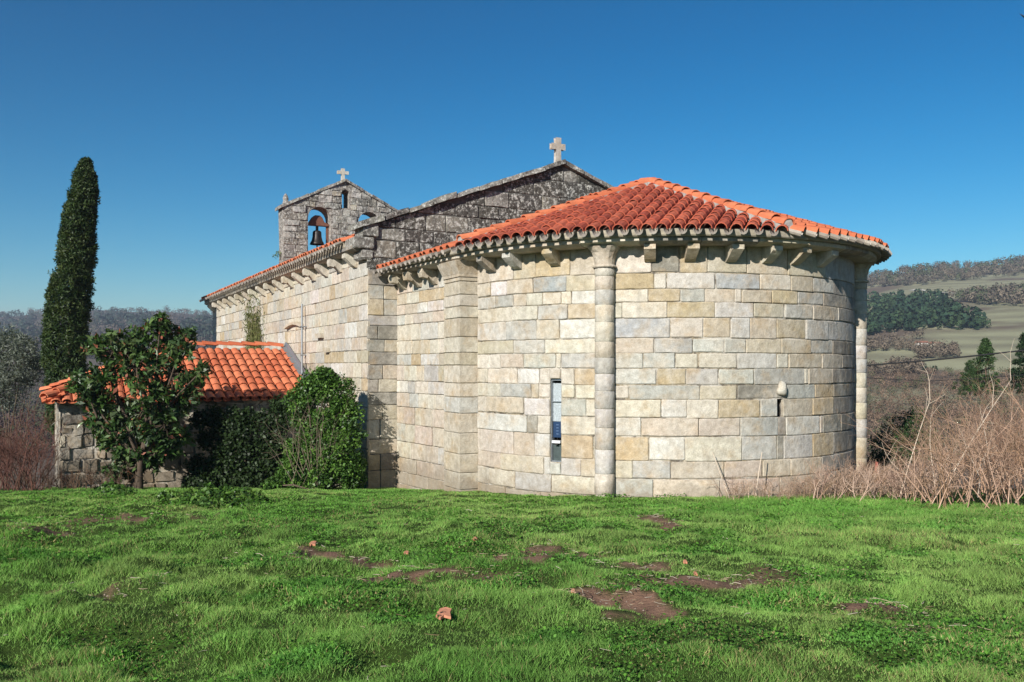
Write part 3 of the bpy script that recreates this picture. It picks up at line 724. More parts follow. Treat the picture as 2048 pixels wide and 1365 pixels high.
cross(7.52, .66, .185, .11, gable, -LG-.25, 0)

# ------------------------------------------------------------------ bell gable
TB = 18.5; BU = -LG-TB; BH = 2.72
bell_g = part('bell_gable', [W(BU, 0, 5)]*3, [(0, 1, 2)], M_LICH, church, tone('h')); bell_g.data.clear_geometry()
def btop(b): return 10.42-abs(b)*(10.42-9.08)/2.72
def arch(c, r, zb, zs, n=10): return [(c-r, zb)]+[(c+r*math.cos(math.pi-math.pi*i/n), zs+r*math.sin(math.pi-math.pi*i/n)) for i in range(n+1)]+[(c+r, zb)]
import bmesh
def wall_with_holes(outer, holes, S0, S1, mat, me):
    """triangulated wall with openings, front and back faces and all reveals"""
    bmx = bmesh.new(); loops = [outer]+holes
    for S in (S0, S1):
        es = []
        for lp in loops:
            vv = [bmx.verts.new(S(*p)) for p in lp]
            for i in range(len(vv)): es.append(bmx.edges.new((vv[i], vv[(i+1) % len(vv)])))
        bmesh.ops.triangle_fill(bmx, edges=es, use_beauty=True)
    for lp in loops:
        for i in range(len(lp)):
            p, q = lp[i], lp[(i+1) % len(lp)]; w_ = [bmx.verts.new(x) for x in (S0(*p), S0(*q), S1(*q), S1(*p))]; bmx.faces.new(w_)
    bmesh.ops.remove_doubles(bmx, verts=bmx.verts, dist=.0005)
    bmx.to_mesh(me); bmx.free(); me.materials.clear(); me.materials.append(mat); me.update()
A1 = (1.14, .51); A2 = (-1.10, .51)
holes = [arch(A1[0], A1[1], 6.2, 8.70), arch(A2[0], A2[1], 6.2, 8.66), [(-.18, 9.24), (-.18, 9.98), (-.02, 10.07), (.15, 10.0), (.15, 9.24)]]
wall_with_holes([(-BH, 4.8), (BH, 4.8), (BH-.04, 7.4), (BH, 9.08), (0, 10.42), (-BH, 9.08)], holes, lambda a, z: W(BU, a, z), lambda a, z: W(BU-.85, a, z), M_LICH, bell_g.data)
# facing stones of the bell gable, left clear of the openings
def inside(a, z):
    for (c, r) in (A1, A2):
        if abs(a-c) < r+.03 and (z < 8.68 or math.hypot(a-c, z-8.68) < r+.05): return True
    return -.24 < a < .2 and 9.2 < z < 10.1
def S_b(a, z, d): return W(BU+d, a, z)
zz = 6.0
while zz < 10.3:
    h = random.uniform(.24, .36); js = splits(-BH, BH, .5, .45)
    for a, b in zip(js[:-1], js[1:]):
        seg = [a+(b-a)*i/10 for i in range(11)]; run = []
        for s0, s1 in zip(seg[:-1], seg[1:]):
            m = (s0+s1)/2
            ok = not inside(m, zz+.05) and not inside(m, zz+h-.05) and not inside(m, zz+h/2) and btop(m) > zz+.1
            if ok: run.append((s0, s1))
            if (not ok or s1 == seg[-1]) and run:
                if run[-1][1]-run[0][0] > .1:
                    lay(S_b, run[0][0], run[-1][1], zz, zz+h, bell_g, random.choice('hhgdhlt'), M_LICH, gap=.035, rnd=.06, jit=.03, proud=.03+random.uniform(-.02, .03), ztop=lambda q: btop(q)-.02)
                run = []
    zz += h
for side in (1, -1):
    n = 7
    for i in range(n):
        t0, t1 = i/n, (i+1)/n-.008; a0_, a1_ = side*(BH+.12)*(1-t0), side*(BH+.12)*(1-t1); vs = []
        for (a, z) in ((a0_, btop(a0_)), (a1_, btop(a1_))):
            th = random.uniform(.09, .14); o = random.uniform(.06, .16); vs += [W(BU+o, a, z-.01), W(BU+o-.02, a, z+th), W(BU-.95, a, z+th), W(BU-.95, a, z-.01)]
        part('coping_slab', vs, [(0, 1, 2, 3), (4, 5, 6, 7)]+[(q, (q+1) % 4, (q+1) % 4+4, q+4) for q in range(4)], M_LICH, bell_g, tone('h', .12))
cross(10.50, .52, .235, .10, bell_g, BU-.35, 0)
pv = []
for (z, r) in ((9.05, .16), (9.3, .14), (9.42, .11), (9.5, .13), (9.62, .09), (9.72, .02)):
    for q in range(8): pv.append(W(BU-.35+r*math.cos(q*math.pi/4), BH-.2+r*math.sin(q*math.pi/4), z))
part('pinnacle', pv, [(l*8+q, l*8+(q+1) % 8, l*8+8+(q+1) % 8, l*8+8+q) for l in range(5) for q in range(8)], M_LICH, bell_g, tone('g'))
# bell with its heavy headstock
bc = (BU-.42, 1.14); bell = thing('church_bell', 'dark bronze bell under heavy rounded headstock in the left arch of bell gable', 'bell', W(bc[0], bc[1], 7.5))
prof = [(.30, 7.62), (.315, 7.64), (.29, 7.70), (.235, 7.80), (.20, 7.95), (.19, 8.12), (.185, 8.18), (.12, 8.23), (0.02, 8.24)]
bv = [W(bc[0]+r*math.cos(q*math.pi/8), bc[1]+r*math.sin(q*math.pi/8), z) for (r, z) in prof for q in range(16)]
part('bell_body', bv, [(l*16+q, l*16+(q+1) % 16, l*16+16+(q+1) % 16, l*16+16+q) for l in range(len(prof)-1) for q in range(16)], M_BRONZE, bell, None, True)
part('bell_hanger', *prism([(-.05, 8.2), (.05, 8.2), (.05, 8.47), (-.05, 8.47)], lambda a, z: W(bc[0]+.05, bc[1]+a, z), lambda a, z: W(bc[0]-.05, bc[1]+a, z)), M_BRONZE, bell)
hp = [(-.5, 8.44), (.44, 8.44), (.42, 8.50), (.33, 8.62), (.22, 8.80), (.12, 8.88), (-.10, 8.88), (-.2, 8.80), (-.30, 8.60), (-.5, 8.52)]
part('headstock', *prism(hp, lambda a, z: W(bc[0]+.13, bc[1]+a, z), lambda a, z: W(bc[0]-.13, bc[1]+a, z)), M_RUST, bell)
part('clapper', *prism([(-.025, 7.5), (.025, 7.5), (.02, 8.2), (-.02, 8.2)], lambda a, z: W(bc[0]+.025, bc[1]+a, z), lambda a, z: W(bc[0]-.025, bc[1]+a, z)), M_BRONZE, bell)
part('bell_lever', *prism([(-.5, 8.5), (-.40, 8.5), (-.42, 7.9), (-.50, 7.7)], lambda a, z: W(bc[0]+.04, bc[1]+a, z), lambda a, z: W(bc[0]-.04, bc[1]+a, z)), M_RUST, bell)

# ------------------------------------------------------------------ lean building with hipped tile roof (sacristy shed)
T0 = 7.5; HW = 3.5; SLN = 6.6; SEZ = 1.40; SRZ = 2.80
shed = thing('sacristy_shed', 'low rubble stone annexe with hipped orange tile roof against the nave', 'annexe', W(-LG-T0, WN+SLN/2, -.9))
def sh(a, b, z): return W(-LG-T0+a, WN+b, z)           # a: toward the camera side, b: out from the nave wall
def S_sf(a, z, d): return sh(HW-.35+d, a, z)
def S_sl(a, z, d): return sh(a, SLN-.35+d, z)
swf = backing('front_wall', S_sf, [0, SLN-.35], [-2.5, 1.42], [], shed, -.03)
swl = backing('end_wall', S_sl, [-HW+.35, HW-.35], [-3, 1.42], [], shed, -.03)
part('back_wall', [sh(-HW+.35, 0, -4), sh(-HW+.35, SLN-.35, -4), sh(-HW+.35, SLN-.35, 1.4), sh(-HW+.35, 0, 1.4)], [(0, 1, 2, 3)], M_MORTAR, shed)
zz = -1.15
while zz < 1.38:
    h = random.uniform(.16, .34); h = min(h, 1.40-zz) if zz+h > 1.28 else h
    js = splits(0.05, SLN-.36, .36, .5)
    for k, (a, b) in enumerate(zip(js[:-1], js[1:])):
        lay(S_sf, a, b, zz+random.uniform(-.03, .03), zz+h+random.uniform(-.03, .03), swf, random.choice('hkdthdkd'), gap=.06, rnd=.075, jit=.03, proud=random.uniform(-.02, .045))
    zz += h
zz = -1.6
while zz < 1.38:
    h = random.uniform(.22, .40); h = 1.40-zz if zz+h > 1.25 else h
    js = splits(.2, HW-.36, .5, .4)
    for a, b in zip(js[:-1], js[1:]): lay(S_sl, a, b, zz, zz+h, swl, random.choice('hdgk'), gap=.04, rnd=.04, jit=.014)
    zz += h
SS = (SRZ-SEZ)/HW; RX = SLN-HW+.15
def zs_f(a): return SRZ-SS*abs(a)
bed = [sh(HW-.1, -.0, zs_f(HW-.1)), sh(HW-.1, SLN-.1, zs_f(HW-.1)), sh(0, RX, SRZ), sh(0, 0, SRZ), sh(-HW+.1, SLN-.1, zs_f(HW-.1)), sh(-HW+.1, 0, zs_f(HW-.1))]
sroof = part('roof', bed, [(0, 1, 2, 3), (3, 2, 4, 5), (1, 4, 2)], M_BED, shed)
T_s = tile_arrays(.50, .112, .096, .016, .62); me_s = mesh_py('cover_tile', *T_s, M_TORA); T_sc = tile_arrays(.45, .10, .09, .014, .5, 5, -1); me_sc = mesh_py('channel_tile', *T_sc, M_TORA)
SSP = .237; js2 = Joined(); i = 0
while True:
    b = .16+i*SSP; i += 1
    if b > SLN-.05: break
    lim = 0.05 if b < RX else (b-RX)/(SLN-RX)*HW+.05
    a = HW+random.uniform(-.012, .012)
    obj('channel_tile', me_sc, sroof, None, basis(sh(a+.02, b+SSP/2, zs_f(a+.02)+.055), sh(a-.4, b+SSP/2, zs_f(a-.4)+.06)) @ jitm())
    while a-lim > .1:
        m = basis(sh(a, b, zs_f(a)+.06), sh(a-.48, b, zs_f(a-.48)+.038)) @ jitm()
        if a-lim < .4: m = m @ Matrix.Diagonal(((a-lim)/.4, 1, 1, 1))
        obj('cover_tile', me_s, sroof, None, m); a -= .42
i = 0
while True:     # hipped end and back slope
    a0_ = -HW+.12+i*SSP; i += 1
    if a0_ > HW-.05: break
    lim = RX+abs(a0_)/HW*(SLN-RX)+.05; b = SLN
    ze = lambda q: SEZ+(SLN-q)/(SLN-RX)*(SRZ-SEZ)
    js2.add(T_sc[0], T_sc[1], basis(sh(a0_+SSP/2, b+.02, ze(b+.02)+.055), sh(a0_+SSP/2, b-.4, ze(b-.4)+.06)))
    while b-lim > .1:
        js2.add(T_s[0], T_s[1], basis(sh(a0_, b, ze(b)+.06), sh(a0_, b-.48, ze(b-.48)+.038)) @ jitm()); b -= .42
tag(part('tile_covering', js2.v, js2.f, M_TORA, sroof), kind='stuff')
me_h2 = mesh_py('hip_tile', *T_hip, M_TORA)
hip_line(sh(HW-.02, SLN-.02, SEZ+.12), sh(0, RX, SRZ+.09), sroof, me_h2, cement=False); hip_line(sh(0, RX, SRZ+.09), sh(0, .05, SRZ+.09), sroof, me_h2, cement=False)
hip_line(sh(-HW+.02, SLN-.02, SEZ+.12), sh(0, RX, SRZ+.09), sroof, me_h2, cement=False)
# lead flashing against the nave wall
vs = []
for t in range(11):
    a = HW*t/10-.05; vs += [sh(a, .20, zs_f(a)+.12), sh(a, .08, zs_f(a)+.15), sh(a, .05, zs_f(a)+.26), sh(a, .035, zs_f(a)+.26)]
part('lead_flashing', vs, [(i*4+q, i*4+q+1, i*4+5+q, i*4+4+q) for i in range(10) for q in range(3)], M_METAL, sroof)

# ------------------------------------------------------------------ tubes, twigs, leaves
def tube_np(segs, sides=3):
    """segs: list of (p0, p1, r0, r1); returns verts, quad faces"""
    P0 = np.array([s[0] for s in segs], float); P1 = np.array([s[1] for s in segs], float)
    r0 = np.array([s[2] for s in segs], float)[:, None]; r1 = np.array([s[3] for s in segs], float)[:, None]
    d = P1-P0; d /= np.linalg.norm(d, axis=1, keepdims=True)+1e-9
    ref = np.where(np.abs(d[:, 2:3]) < .9, np.array([[0, 0, 1.]]), np.array([[1., 0, 0]]))
    a = np.cross(d, ref); a /= np.linalg.norm(a, axis=1, keepdims=True)+1e-9; b = np.cross(d, a)
    n = len(segs); v = np.zeros((n, 2*sides, 3))
    for q in range(sides):
        c, s = math.cos(2*math.pi*q/sides), math.sin(2*math.pi*q/sides); o = a*c+b*s
        v[:, q] = P0+o*r0; v[:, sides+q] = P1+o*r1
    base = (np.arange(n)*2*sides)[:, None]
    f = np.concatenate([base+np.array([[q, (q+1) % sides, (q+1) % sides+sides, q+sides]]) for q in range(sides)], 0)
    return v.reshape(-1, 3), f
def tubes(name, segs, cols, mat, parent=None, sides=3):
    v, f = tube_np(segs, sides); c = np.repeat(np.asarray(cols, float), 2*sides, 0) if len(np.shape(cols)) == 2 else np.tile(cols, (len(v), 1))
    return obj(name, np_mesh(name, v, f, mat, c, sides > 4), parent)
def pipe(name, pts, r, mat, parent=None, sides=8):
    v, f = tube_np([(pts[i], pts[i+1], r, r) for i in range(len(pts)-1)], sides)
    return obj(name, np_mesh(name, v, f, mat, None, True), parent)
def unit(v): return v/(np.linalg.norm(v, axis=-1, keepdims=True)+1e-9)
def leaf_geo(c, L, Wd, d, nrm):
    """rhombic folded leaves: c centres, d direction, nrm normal"""
    n = len(c); d = unit(d); s = unit(np.cross(d, nrm)); u = np.cross(s, d)
    L = np.broadcast_to(np.asarray(L, float), (n,))[:, None]; Wd = np.broadcast_to(np.asarray(Wd, float), (n,))[:, None]
    v = np.stack([c-d*L*.5, c+s*Wd*.5+u*Wd*.15, c+d*L*.5-u*L*.12, c-s*Wd*.5+u*Wd*.15], 1)
    f = np.arange(n)[:, None]*4+np.array([[0, 1, 2, 3]])
    return v.reshape(-1, 3), f
def rand_dirs(n): return unit(RNG.normal(size=(n, 3)))
def clump_leaves(centers, rads, per, L, Wd, cols, squash=.9, up=.5, jitter=.25):
    """leaves on the shells of many small clumps"""
    C, D, Nn, K = [], [], [], []
    for c, r in zip(centers, rads):
        k = max(3, int(per*r*r)); d = rand_dirs(k); rr = r*RNG.uniform(.55, 1.05, (k, 1))
        C.append(c+d*rr*np.array([1, 1, squash])); D.append(d+RNG.normal(size=(k, 3))*.7); Nn.append(d+np.array([0, 0, up])+RNG.normal(size=(k, 3))*.5)
        base = cols[RNG.integers(len(cols))]*(1+RNG.uniform(-.18, .18)); K.append(base*(1+RNG.uniform(-jitter, jitter, (k, 1))))
    C = np.concatenate(C); D = np.concatenate(D); Nn = np.concatenate(Nn); K = np.concatenate(K)
    s = RNG.uniform(.7, 1.25, len(C)); v, f = leaf_geo(C, L*s, Wd*s, D, Nn)
    return v, f, np.repeat(np.clip(K, 0, 1), 4, 0)
def branch(segs, p, d, L, r, depth, spread=.6, n=4, up=.15, kids=3, shrink=.66):
    p = np.array(p, float); d = unit(np.array(d, float))
    for i in range(n):
        q = p+d*L/n; segs.append((p, q, r*(1-.5*i/n), r*(1-.5*(i+1)/n))); p = q
        d = unit(d+RNG.normal(size=3)*.16*spread+np.array([0, 0, up*.3]))
        if depth > 0 and i >= 1:
            for _ in range(kids if i == n-1 else RNG.integers(0, kids)):
                branch(segs, p, d+RNG.normal(size=3)*spread, L*shrink*RNG.uniform(.6, 1.1), r*.5, depth-1, spread, n, up, kids, shrink)
def A(*c): return np.array(c, float)
def atn(px, y, dep): return np.array(at(px, y, dep))

# cypress
def cypress():
    dep = 33.; k = dep/F
    prof = [(316, 170, 177), (322, 164, 182), (332, 155, 188), (345, 148, 192), (381, 137, 199), (418, 127, 195), (449, 117, 194), (495, 111, 194), (526, 114, 194), (557, 96, 191), (603, 89, 188), (649, 81, 185), (700, 82, 181), (760, 85, 180), (800, 86, 178), (860, 92, 172)]
    pr = np.array(prof, float); t = thing('cypress_tree', 'tall dark green columnar cypress rising behind the annexe roof', 'tree', at(133, 930, dep))
    tubes('trunk', [(atn(133, 930, dep), atn(138, 700, dep), .16, .12), (atn(138, 700, dep), atn(168, 340, dep), .12, .03)], A(.1, .07, .05), M_TWIG, t, 7)
    ctr, rad = [], []
    for _ in range(4200):
        y = RNG.uniform(320, 860); y = y if RNG.random() > .05 else RNG.uniform(318, 345)
        l = np.interp(y, pr[:, 0], pr[:, 1]); r = np.interp(y, pr[:, 0], pr[:, 2]); c = (l+r)/2; h = (r-l)/2*(.86 if y > 400 else .78)
        ang = RNG.uniform(0, 2*math.pi); lm = .76+.30*float(vnoise(np.array(y/13.), np.array(ang*1.6), 7)); rr = h*lm*(RNG.uniform(.84, .97) if RNG.random() < .75 else RNG.uniform(.4, .8)); x = c+rr*math.cos(ang)
        ctr.append(atn(x, y, dep)+A(0, rr*k*math.sin(ang), 0)); rad.append(RNG.uniform(.08, .16)*(.55 if y < 345 else 1))
    for (x, y) in ((203, 397), (200, 372), (193, 560), (112, 520), (100, 545)): ctr.append(atn(x-3, y, dep)); rad.append(.06)
    v, f, c = clump_leaves(ctr, rad, 1300, .13, .045, [A(.034, .062, .018), A(.048, .08, .023), A(.026, .048, .016), A(.065, .092, .027)], 1.3, .6)
    tag(obj('crown', np_mesh('crown', v, f, M_LEAF, c), t), kind='stuff')
cypress()
# broad-leaved tree with big leaves before the annexe
def big_leaf():
    dep = 20.6; k = dep/F; base = atn(278, 985, dep); base[2] = g1(base[0], base[1])-.05
    t = thing('large_leaved_tree', 'small tree with large glossy leaves standing in front of the annexe', 'tree', base)
    blobs = [(270, 735, 62), (225, 705, 46), (200, 690, 34), (320, 652, 24), (333, 672, 30), (368, 672, 24), (360, 700, 30), (345, 748, 48), (385, 765, 26), (300, 800, 66), (205, 765, 44), (170, 770, 26), (235, 845, 52), (200, 800, 34),
             (330, 850, 46), (240, 900, 32), (215, 880, 24), (330, 905, 26), (285, 690, 50), (265, 850, 40), (370, 800, 34), (150, 760, 14), (405, 740, 12), (300, 925, 26), (230, 945, 20), (260, 900, 34), (300, 880, 40), (200, 840, 30), (355, 880, 26), (270, 950, 18), (180, 800, 26)]
    segs = []; fork = base+A(.03, 0, .75); segs.append((base, base+A(.0, 0, .4), .10, .085)); segs.append((base+A(0, 0, .4), fork, .085, .075))
    segs.append((base+A(-.05, .1, -.02), base+A(-.30, .1, .75), .07, .05))
    cen = []; rad = []
    for (x, y, r) in blobs:
        c = atn(x, y, dep+RNG.uniform(-.35, .35)); m = (fork+c)/2+RNG.normal(size=3)*.12; segs += [(fork, m, .045, .03), (m, c, .03, .012)]
        for _ in range(max(4, int(r/1.5))):
            d = rand_dirs(1)[0]; cc = c+d*r*k*RNG.uniform(.3, .95); cen.append(cc); rad.append(RNG.uniform(.09, .16)); segs.append((c, cc, .012, .006))
    tubes('trunk', segs, A(.085, .062, .045), M_TWIG, t, 6)
    pal = [A(.035, .075, .018), A(.05, .10, .022), A(.03, .06, .02), A(.075, .12, .035), A(.06, .09, .03)]
    v, f, c = clump_leaves(cen, rad, 1000, .17, .07, pal, .9, .6); 
    idx = RNG.random(len(f)) < .05; c.reshape(-1, 4, 3)[idx] = A(.30, .10, .06)
    tag(obj('crown', np_mesh('crown', v, f, M_GLOSS, c), t), kind='stuff')
    # the outer large leaves one by one
    lv = np.array([(0, 0, 0), (.05, .032, .012), (.12, .036, .012), (.20, 0, -.02), (.12, -.036, .012), (.05, -.032, .012), (.09, 0, 0)])
    lf = [(0, 1, 6), (1, 2, 6), (2, 3, 6), (3, 4, 6), (4, 5, 6), (5, 0, 6)]
    mats = []
    for i, cl_ in enumerate([(.04, .085, .02), (.06, .115, .028), (.09, .14, .045), (.28, .11, .06)]):
        mats.append(mesh_py('leaf', lv, lf, plain('large_leaf_%d' % i, cl_, .32, 0, .2, 30, 0)))
    for i in range(260):
        j = RNG.integers(len(cen)); c0 = cen[j]; d = unit(rand_dirs(1)[0]+A(0, -.9, .1)); p = c0+d*rad[j]*.9
        m = basis(Vector(p), Vector(p+d+RNG.normal(size=3)*.5+A(0, 0, -.3))) @ Matrix.Rotation(random.uniform(-.9, .9), 4, 'X') @ Matrix.Scale(random.uniform(.7, 1.2), 4)
        obj('leaf', mats[3 if RNG.random() < .08 else RNG.integers(3)], t, None, m)
big_leaf()
def bush(name, label, cat, dep, blobs, per, L, Wd, pal, cr=(.08, .15), dens=2.6, deps=.5, mat=M_LEAF, twigs=0, twcol=A(.2, .15, .11), base=None, trunk=True):
    k = dep/F; xs = [b[0] for b in blobs]; b0 = base if base is not None else atn(sum(xs)/len(xs), 985, dep); b0[2] = g1(b0[0], b0[1])-.03
    t = thing(name, label, cat, b0); cen = []; rad = []; segs = []
    for (x, y, r) in blobs:
        off = RNG.uniform(-deps, deps)*.4; c = atn(x, y, dep+off)
        m = (b0+c)/2+RNG.normal(size=3)*.1; segs += [(b0, m, .035, .022), (m, c, .022, .008)]
        for _ in range(int(r*dens)):
            d = rand_dirs(1)[0]; cen.append(c+d*r*k*RNG.uniform(.45, 1.)*A(1, deps*1.6, 1)); rad.append(RNG.uniform(*cr))
    if trunk: tubes('stem', segs, A(.11, .085, .06), M_TWIG, t, 5)
    v, f, c = clump_leaves(cen, rad, per, L, Wd, pal); tag(obj('crown', np_mesh('crown', v, f, mat, c), t), kind='stuff')
    return t
gp = [A(.048, .11, .017), A(.07, .15, .023), A(.036, .082, .015), A(.10, .19, .032)]
lb = bush('laurel_bush', 'dense rounded green bush at the corner of nave and apse', 'bush', 19.9,
     [(640, 770, 34), (670, 785, 40), (615, 775, 22), (690, 830, 36), (660, 840, 40), (695, 880, 34), (670, 910, 46), (640, 940, 42), (690, 940, 38), (610, 955, 34), (570, 965, 24), (705, 930, 26), (640, 860, 30), (650, 755, 20), (715, 960, 16), (545, 972, 16), (600, 800, 26), (610, 840, 26), (600, 900, 30), (630, 900, 34), (590, 930, 28)], 1700, .075, .04, gp, mat=M_GLOSS)
segs = []
for i in range(22):
    p = atn(RNG.uniform(585, 650), RNG.uniform(900, 975), 19.45); branch(segs, p, A(RNG.normal()*.25-.05, -.1, 1), RNG.uniform(.5, 1.0), .008, 2, .6, 3, .1, 2, .6)
tubes('dead_twigs', segs, A(.17, .13, .095), M_TWIG, lb)
bush('ivy_shrub', 'dark ivy mass covering the annexe wall left of the rounded bush', 'ivy', 21.6,
     [(540, 850, 36), (555, 900, 40), (520, 900, 40), (530, 950, 36), (490, 930, 34), (480, 880, 28), (460, 950, 30), (440, 910, 24), (575, 830, 30), (425, 955, 22), (410, 880, 18), (500, 840, 24), (560, 815, 18), (470, 840, 26), (445, 865, 28), (430, 835, 22), (400, 840, 18), (395, 930, 22), (380, 965, 16), (465, 905, 30), (500, 965, 26), (410, 965, 20)], 900, .085, .06, [A(.022, .042, .012), A(.03, .055, .016), A(.018, .034, .012)], deps=.25, trunk=False)
# grey olive at the far left
bush('olive_tree', 'silvery grey olive tree at the left edge behind the thicket', 'tree', 38., [(20, 690, 40), (50, 700, 30), (-10, 720, 50), (30, 740, 44), (60, 750, 28), (10, 780, 44), (-30, 690, 40), (70, 725, 16), (-40, 770, 50)], 420, .16, .04,
     [A(.13, .15, .12), A(.17, .19, .155), A(.10, .12, .09)], (.16, .3), 1.6, .8, base=atn(10, 960, 38.))
# plant growing on the nave wall
segs = []; tw = thing('wall_plant', 'tall wispy plant growing up the nave wall above the annexe', 'plant', S_n(11.6, 2.55, .2)); lc = []
for i in range(70):
    p = np.array(S_n(11.6+RNG.normal()*.35, 2.6, RNG.uniform(.05, .3))); h = RNG.uniform(.8, 2.35)*(1-.1*abs(RNG.normal()))
    d = unit(A(*(RNG.normal(size=2)*.07), 1))
    for q in range(6):
        p2 = p+d*h/6; segs.append((p, p2, .012*(1-q/7), .012*(1-(q+1)/7))); lc.append(p2+RNG.normal(size=3)*.05); lc.append(p2+RNG.normal(size=3)*.07); lc.append(p2+RNG.normal(size=3)*.07); p = p2; d = unit(d+RNG.normal(size=3)*.05)
tag(tubes('stems', segs, A(.16, .15, .06), M_TWIG, tw), kind='stuff'); lc = np.array(lc)
v, f = leaf_geo(lc, .15, .035, rand_dirs(len(lc))+A(0, 0, 1.2), rand_dirs(len(lc))); tag(obj('leaves', np_mesh('leaves', v, f, M_LEAF, np.tile(A(.12, .135, .045), (len(v), 1))*RNG.uniform(.7, 1.3, (len(v), 1))), tw), kind='stuff')
bush('tuft_plant', 'small green tuft at the foot of the bell gable', 'plant', 38.5, [(556, 508, 6), (562, 512, 5), (550, 512, 4)], 500, .09, .035, [A(.10, .14, .03)], (.06, .1), 2., .3, base=at_base if False else atn(556, 515, 38.5), trunk=False)
# metal pole on nave wall
pp = S_n(5.35, 0, .12); pole = thing('metal_pole', 'thin grey metal pole standing against the nave wall', 'pole', (pp[0], pp[1], 1.9))
pipe('pole_tube', [Vector((pp[0], pp[1], 1.6)), Vector((pp[0], pp[1], 4.05))], .028, M_METAL, pole)
for z in (2.6, 3.4): part('wall_clamp', *S_box(S_n, 5.3, 5.4, z, z+.03, 0, .16), M_METAL, pole)
# weathered ledge stones on nave wall
for (a, z, w) in ((3.55, 3.05, .5), (3.0, 2.66, .3)): part('ledge_stone', *S_box(S_n, a, a+w, z, z+.12, 0, .11), M_STONE, nave, tone('t'))
vs = []; ns = 8
for i in range(ns+1):
    a = 5.6+1.9*i/ns; z = 3.42+.10*math.sin(math.pi*i/ns); vs += [S_n(a, z, 0), S_n(a, z, .12), S_n(a, z+.07, .12), S_n(a, z+.09, 0)]
part('drip_moulding', vs, [(i*4+q, i*4+q+1, i*4+5+q, i*4+4+q) for i in range(ns) for q in range(3)]+[(0, 1, 2, 3), (ns*4, ns*4+1, ns*4+2, ns*4+3)], M_STONE, nave, tone('t'))

# ------------------------------------------------------------------ thickets of bare twigs
def thicket(name, label, cat, spots, col, hgt, depth=2, kids=3, spread=.55, r=.012, lean=(0, 0), n=4):
    segs = []; cc = []
    for (x, y) in spots:
        p = A(x, y, g1(x, y)-.05); k0 = len(segs)
        branch(segs, p, A(lean[0]+RNG.normal()*.35, lean[1]+RNG.normal()*.3, 1), hgt*RNG.uniform(.5, 1.1), r*RNG.uniform(.7, 1.3), depth, spread, n, .1, kids, .62)
        cc += [[col, col, col*A(.55, .5, .5), col*A(.8, .75, .65), col*A(1.3, 1.35, 1.4)][RNG.integers(5)]*RNG.uniform(.7, 1.25)]*(len(segs)-k0)
    o = tubes(name, segs, np.array(cc), M_TWIG); return tag(o, label, cat, None, 'stuff')
def spots_px(n, x0, x1, d0, d1, bias=1.):
    out = []
    for _ in range(n):
        d = d0+(d1-d0)*RNG.random()**bias; px = RNG.uniform(x0, x1); out.append(((px-1024)/F*d, d))
    return out
thicket('bramble_thicket', 'pinkish brown tangle of bare brambles right of the apse', 'thicket', spots_px(130, 1800, 2230, 14.0, 24)+spots_px(150, 1850, 2420, 12.7, 15), A(.36, .235, .165), .95, 3, 2)
thicket('bramble_thicket', 'taller reddish bramble clump at the right edge', 'thicket', spots_px(90, 1930, 2250, 15, 21), A(.40, .25, .17), 1.3, 3, 2)
thicket('bramble_thicket', 'low bramble tangle around the foot of the rightmost half column', 'thicket', spots_px(190, 1620, 1880, 14.2, 18.2), A(.40, .28, .21), .42)
thicket('brushwood_thicket', 'dark reddish bare brushwood at the left end of the annexe', 'thicket', spots_px(170, -160, 80, 18.2, 25), A(.13, .062, .048), 1.05, lean=(-.05, 0))
thicket('brushwood_thicket', 'low dead brush along the foot of the annexe wall', 'thicket', spots_px(60, 30, 250, 18.6, 20.8), A(.12, .075, .05), .34)
thicket('dry_weeds', 'dry pinkish weeds along the foot of the apse', 'weeds', [(CX+U[0]*r*math.cos(t)+V[0]*r*math.sin(t), CY+U[1]*r*math.cos(t)+V[1]*r*math.sin(t)) for r, t in zip(RNG.uniform(4.3, 5.3, 260), RNG.uniform(-.75, .38, 260))], A(.44, .31, .23), .30, 2, 3, .8, .006)
for (pts, r, lab) in (([(1462, 1000), (1445, 960), (1425, 905)], .016, 'pale leaning cane before the apse, left of two'), ([(1510, 998), (1517, 950), (1524, 905)], .018, 'pale upright cane before the apse, right of two'),
                      ([(1798, 1003), (1812, 950), (1840, 860), (1860, 800)], .02, 'pale sapling stem nearest the rightmost half column'), ([(1875, 1020), (1868, 960), (1860, 890)], .018, 'short pale stem between two bare saplings right of the apse'),
                      ([(1955, 1018), (1960, 960), (1955, 945), (1975, 900)], .02, 'pale forked stem in the brambles near the right edge'), ([(1907, 945), (1950, 870), (1985, 815), (2022, 760)], .016, 'long thin pole leaning right over the brambles')):
    dep = 16.0 if pts[0][0] > 1700 else 15.2; P = [atn(x, y, dep+i*.1) for i, (x, y) in enumerate(pts)]
    if pts[0][1] > 990: P[0][2] = g1(P[0][0], P[0][1])-.05
    r *= .78; segs = [(P[i], P[i+1], r*(1-.25*i), r*(1-.25*(i+1))) for i in range(len(P)-1)]
    if pts[0][0] > 1700:
        for q in P[1:]: branch(segs, q, A(RNG.normal()*.6, 0, 1), .5, r*.5, 1, .6, 3, .1, 2)
    tag(tubes('bare_sapling' if pts[0][0] > 1700 else 'dry_cane', segs, A(.52, .43, .34), M_TWIG, None, 6), lab, 'sapling' if pts[0][0] > 1700 else 'cane')
bush('evergreen_shrub', 'dark green shrub just right of the rightmost half column', 'bush', 24., [(1770, 890, 34), (1800, 860, 30), (1830, 840, 26), (1760, 920, 26), (1850, 880, 26), (1800, 910, 30)], 500, .09, .035, [A(.03, .065, .02), A(.045, .085, .025)], (.1, .18), 2., .6, base=atn(1790, 985, 24.))
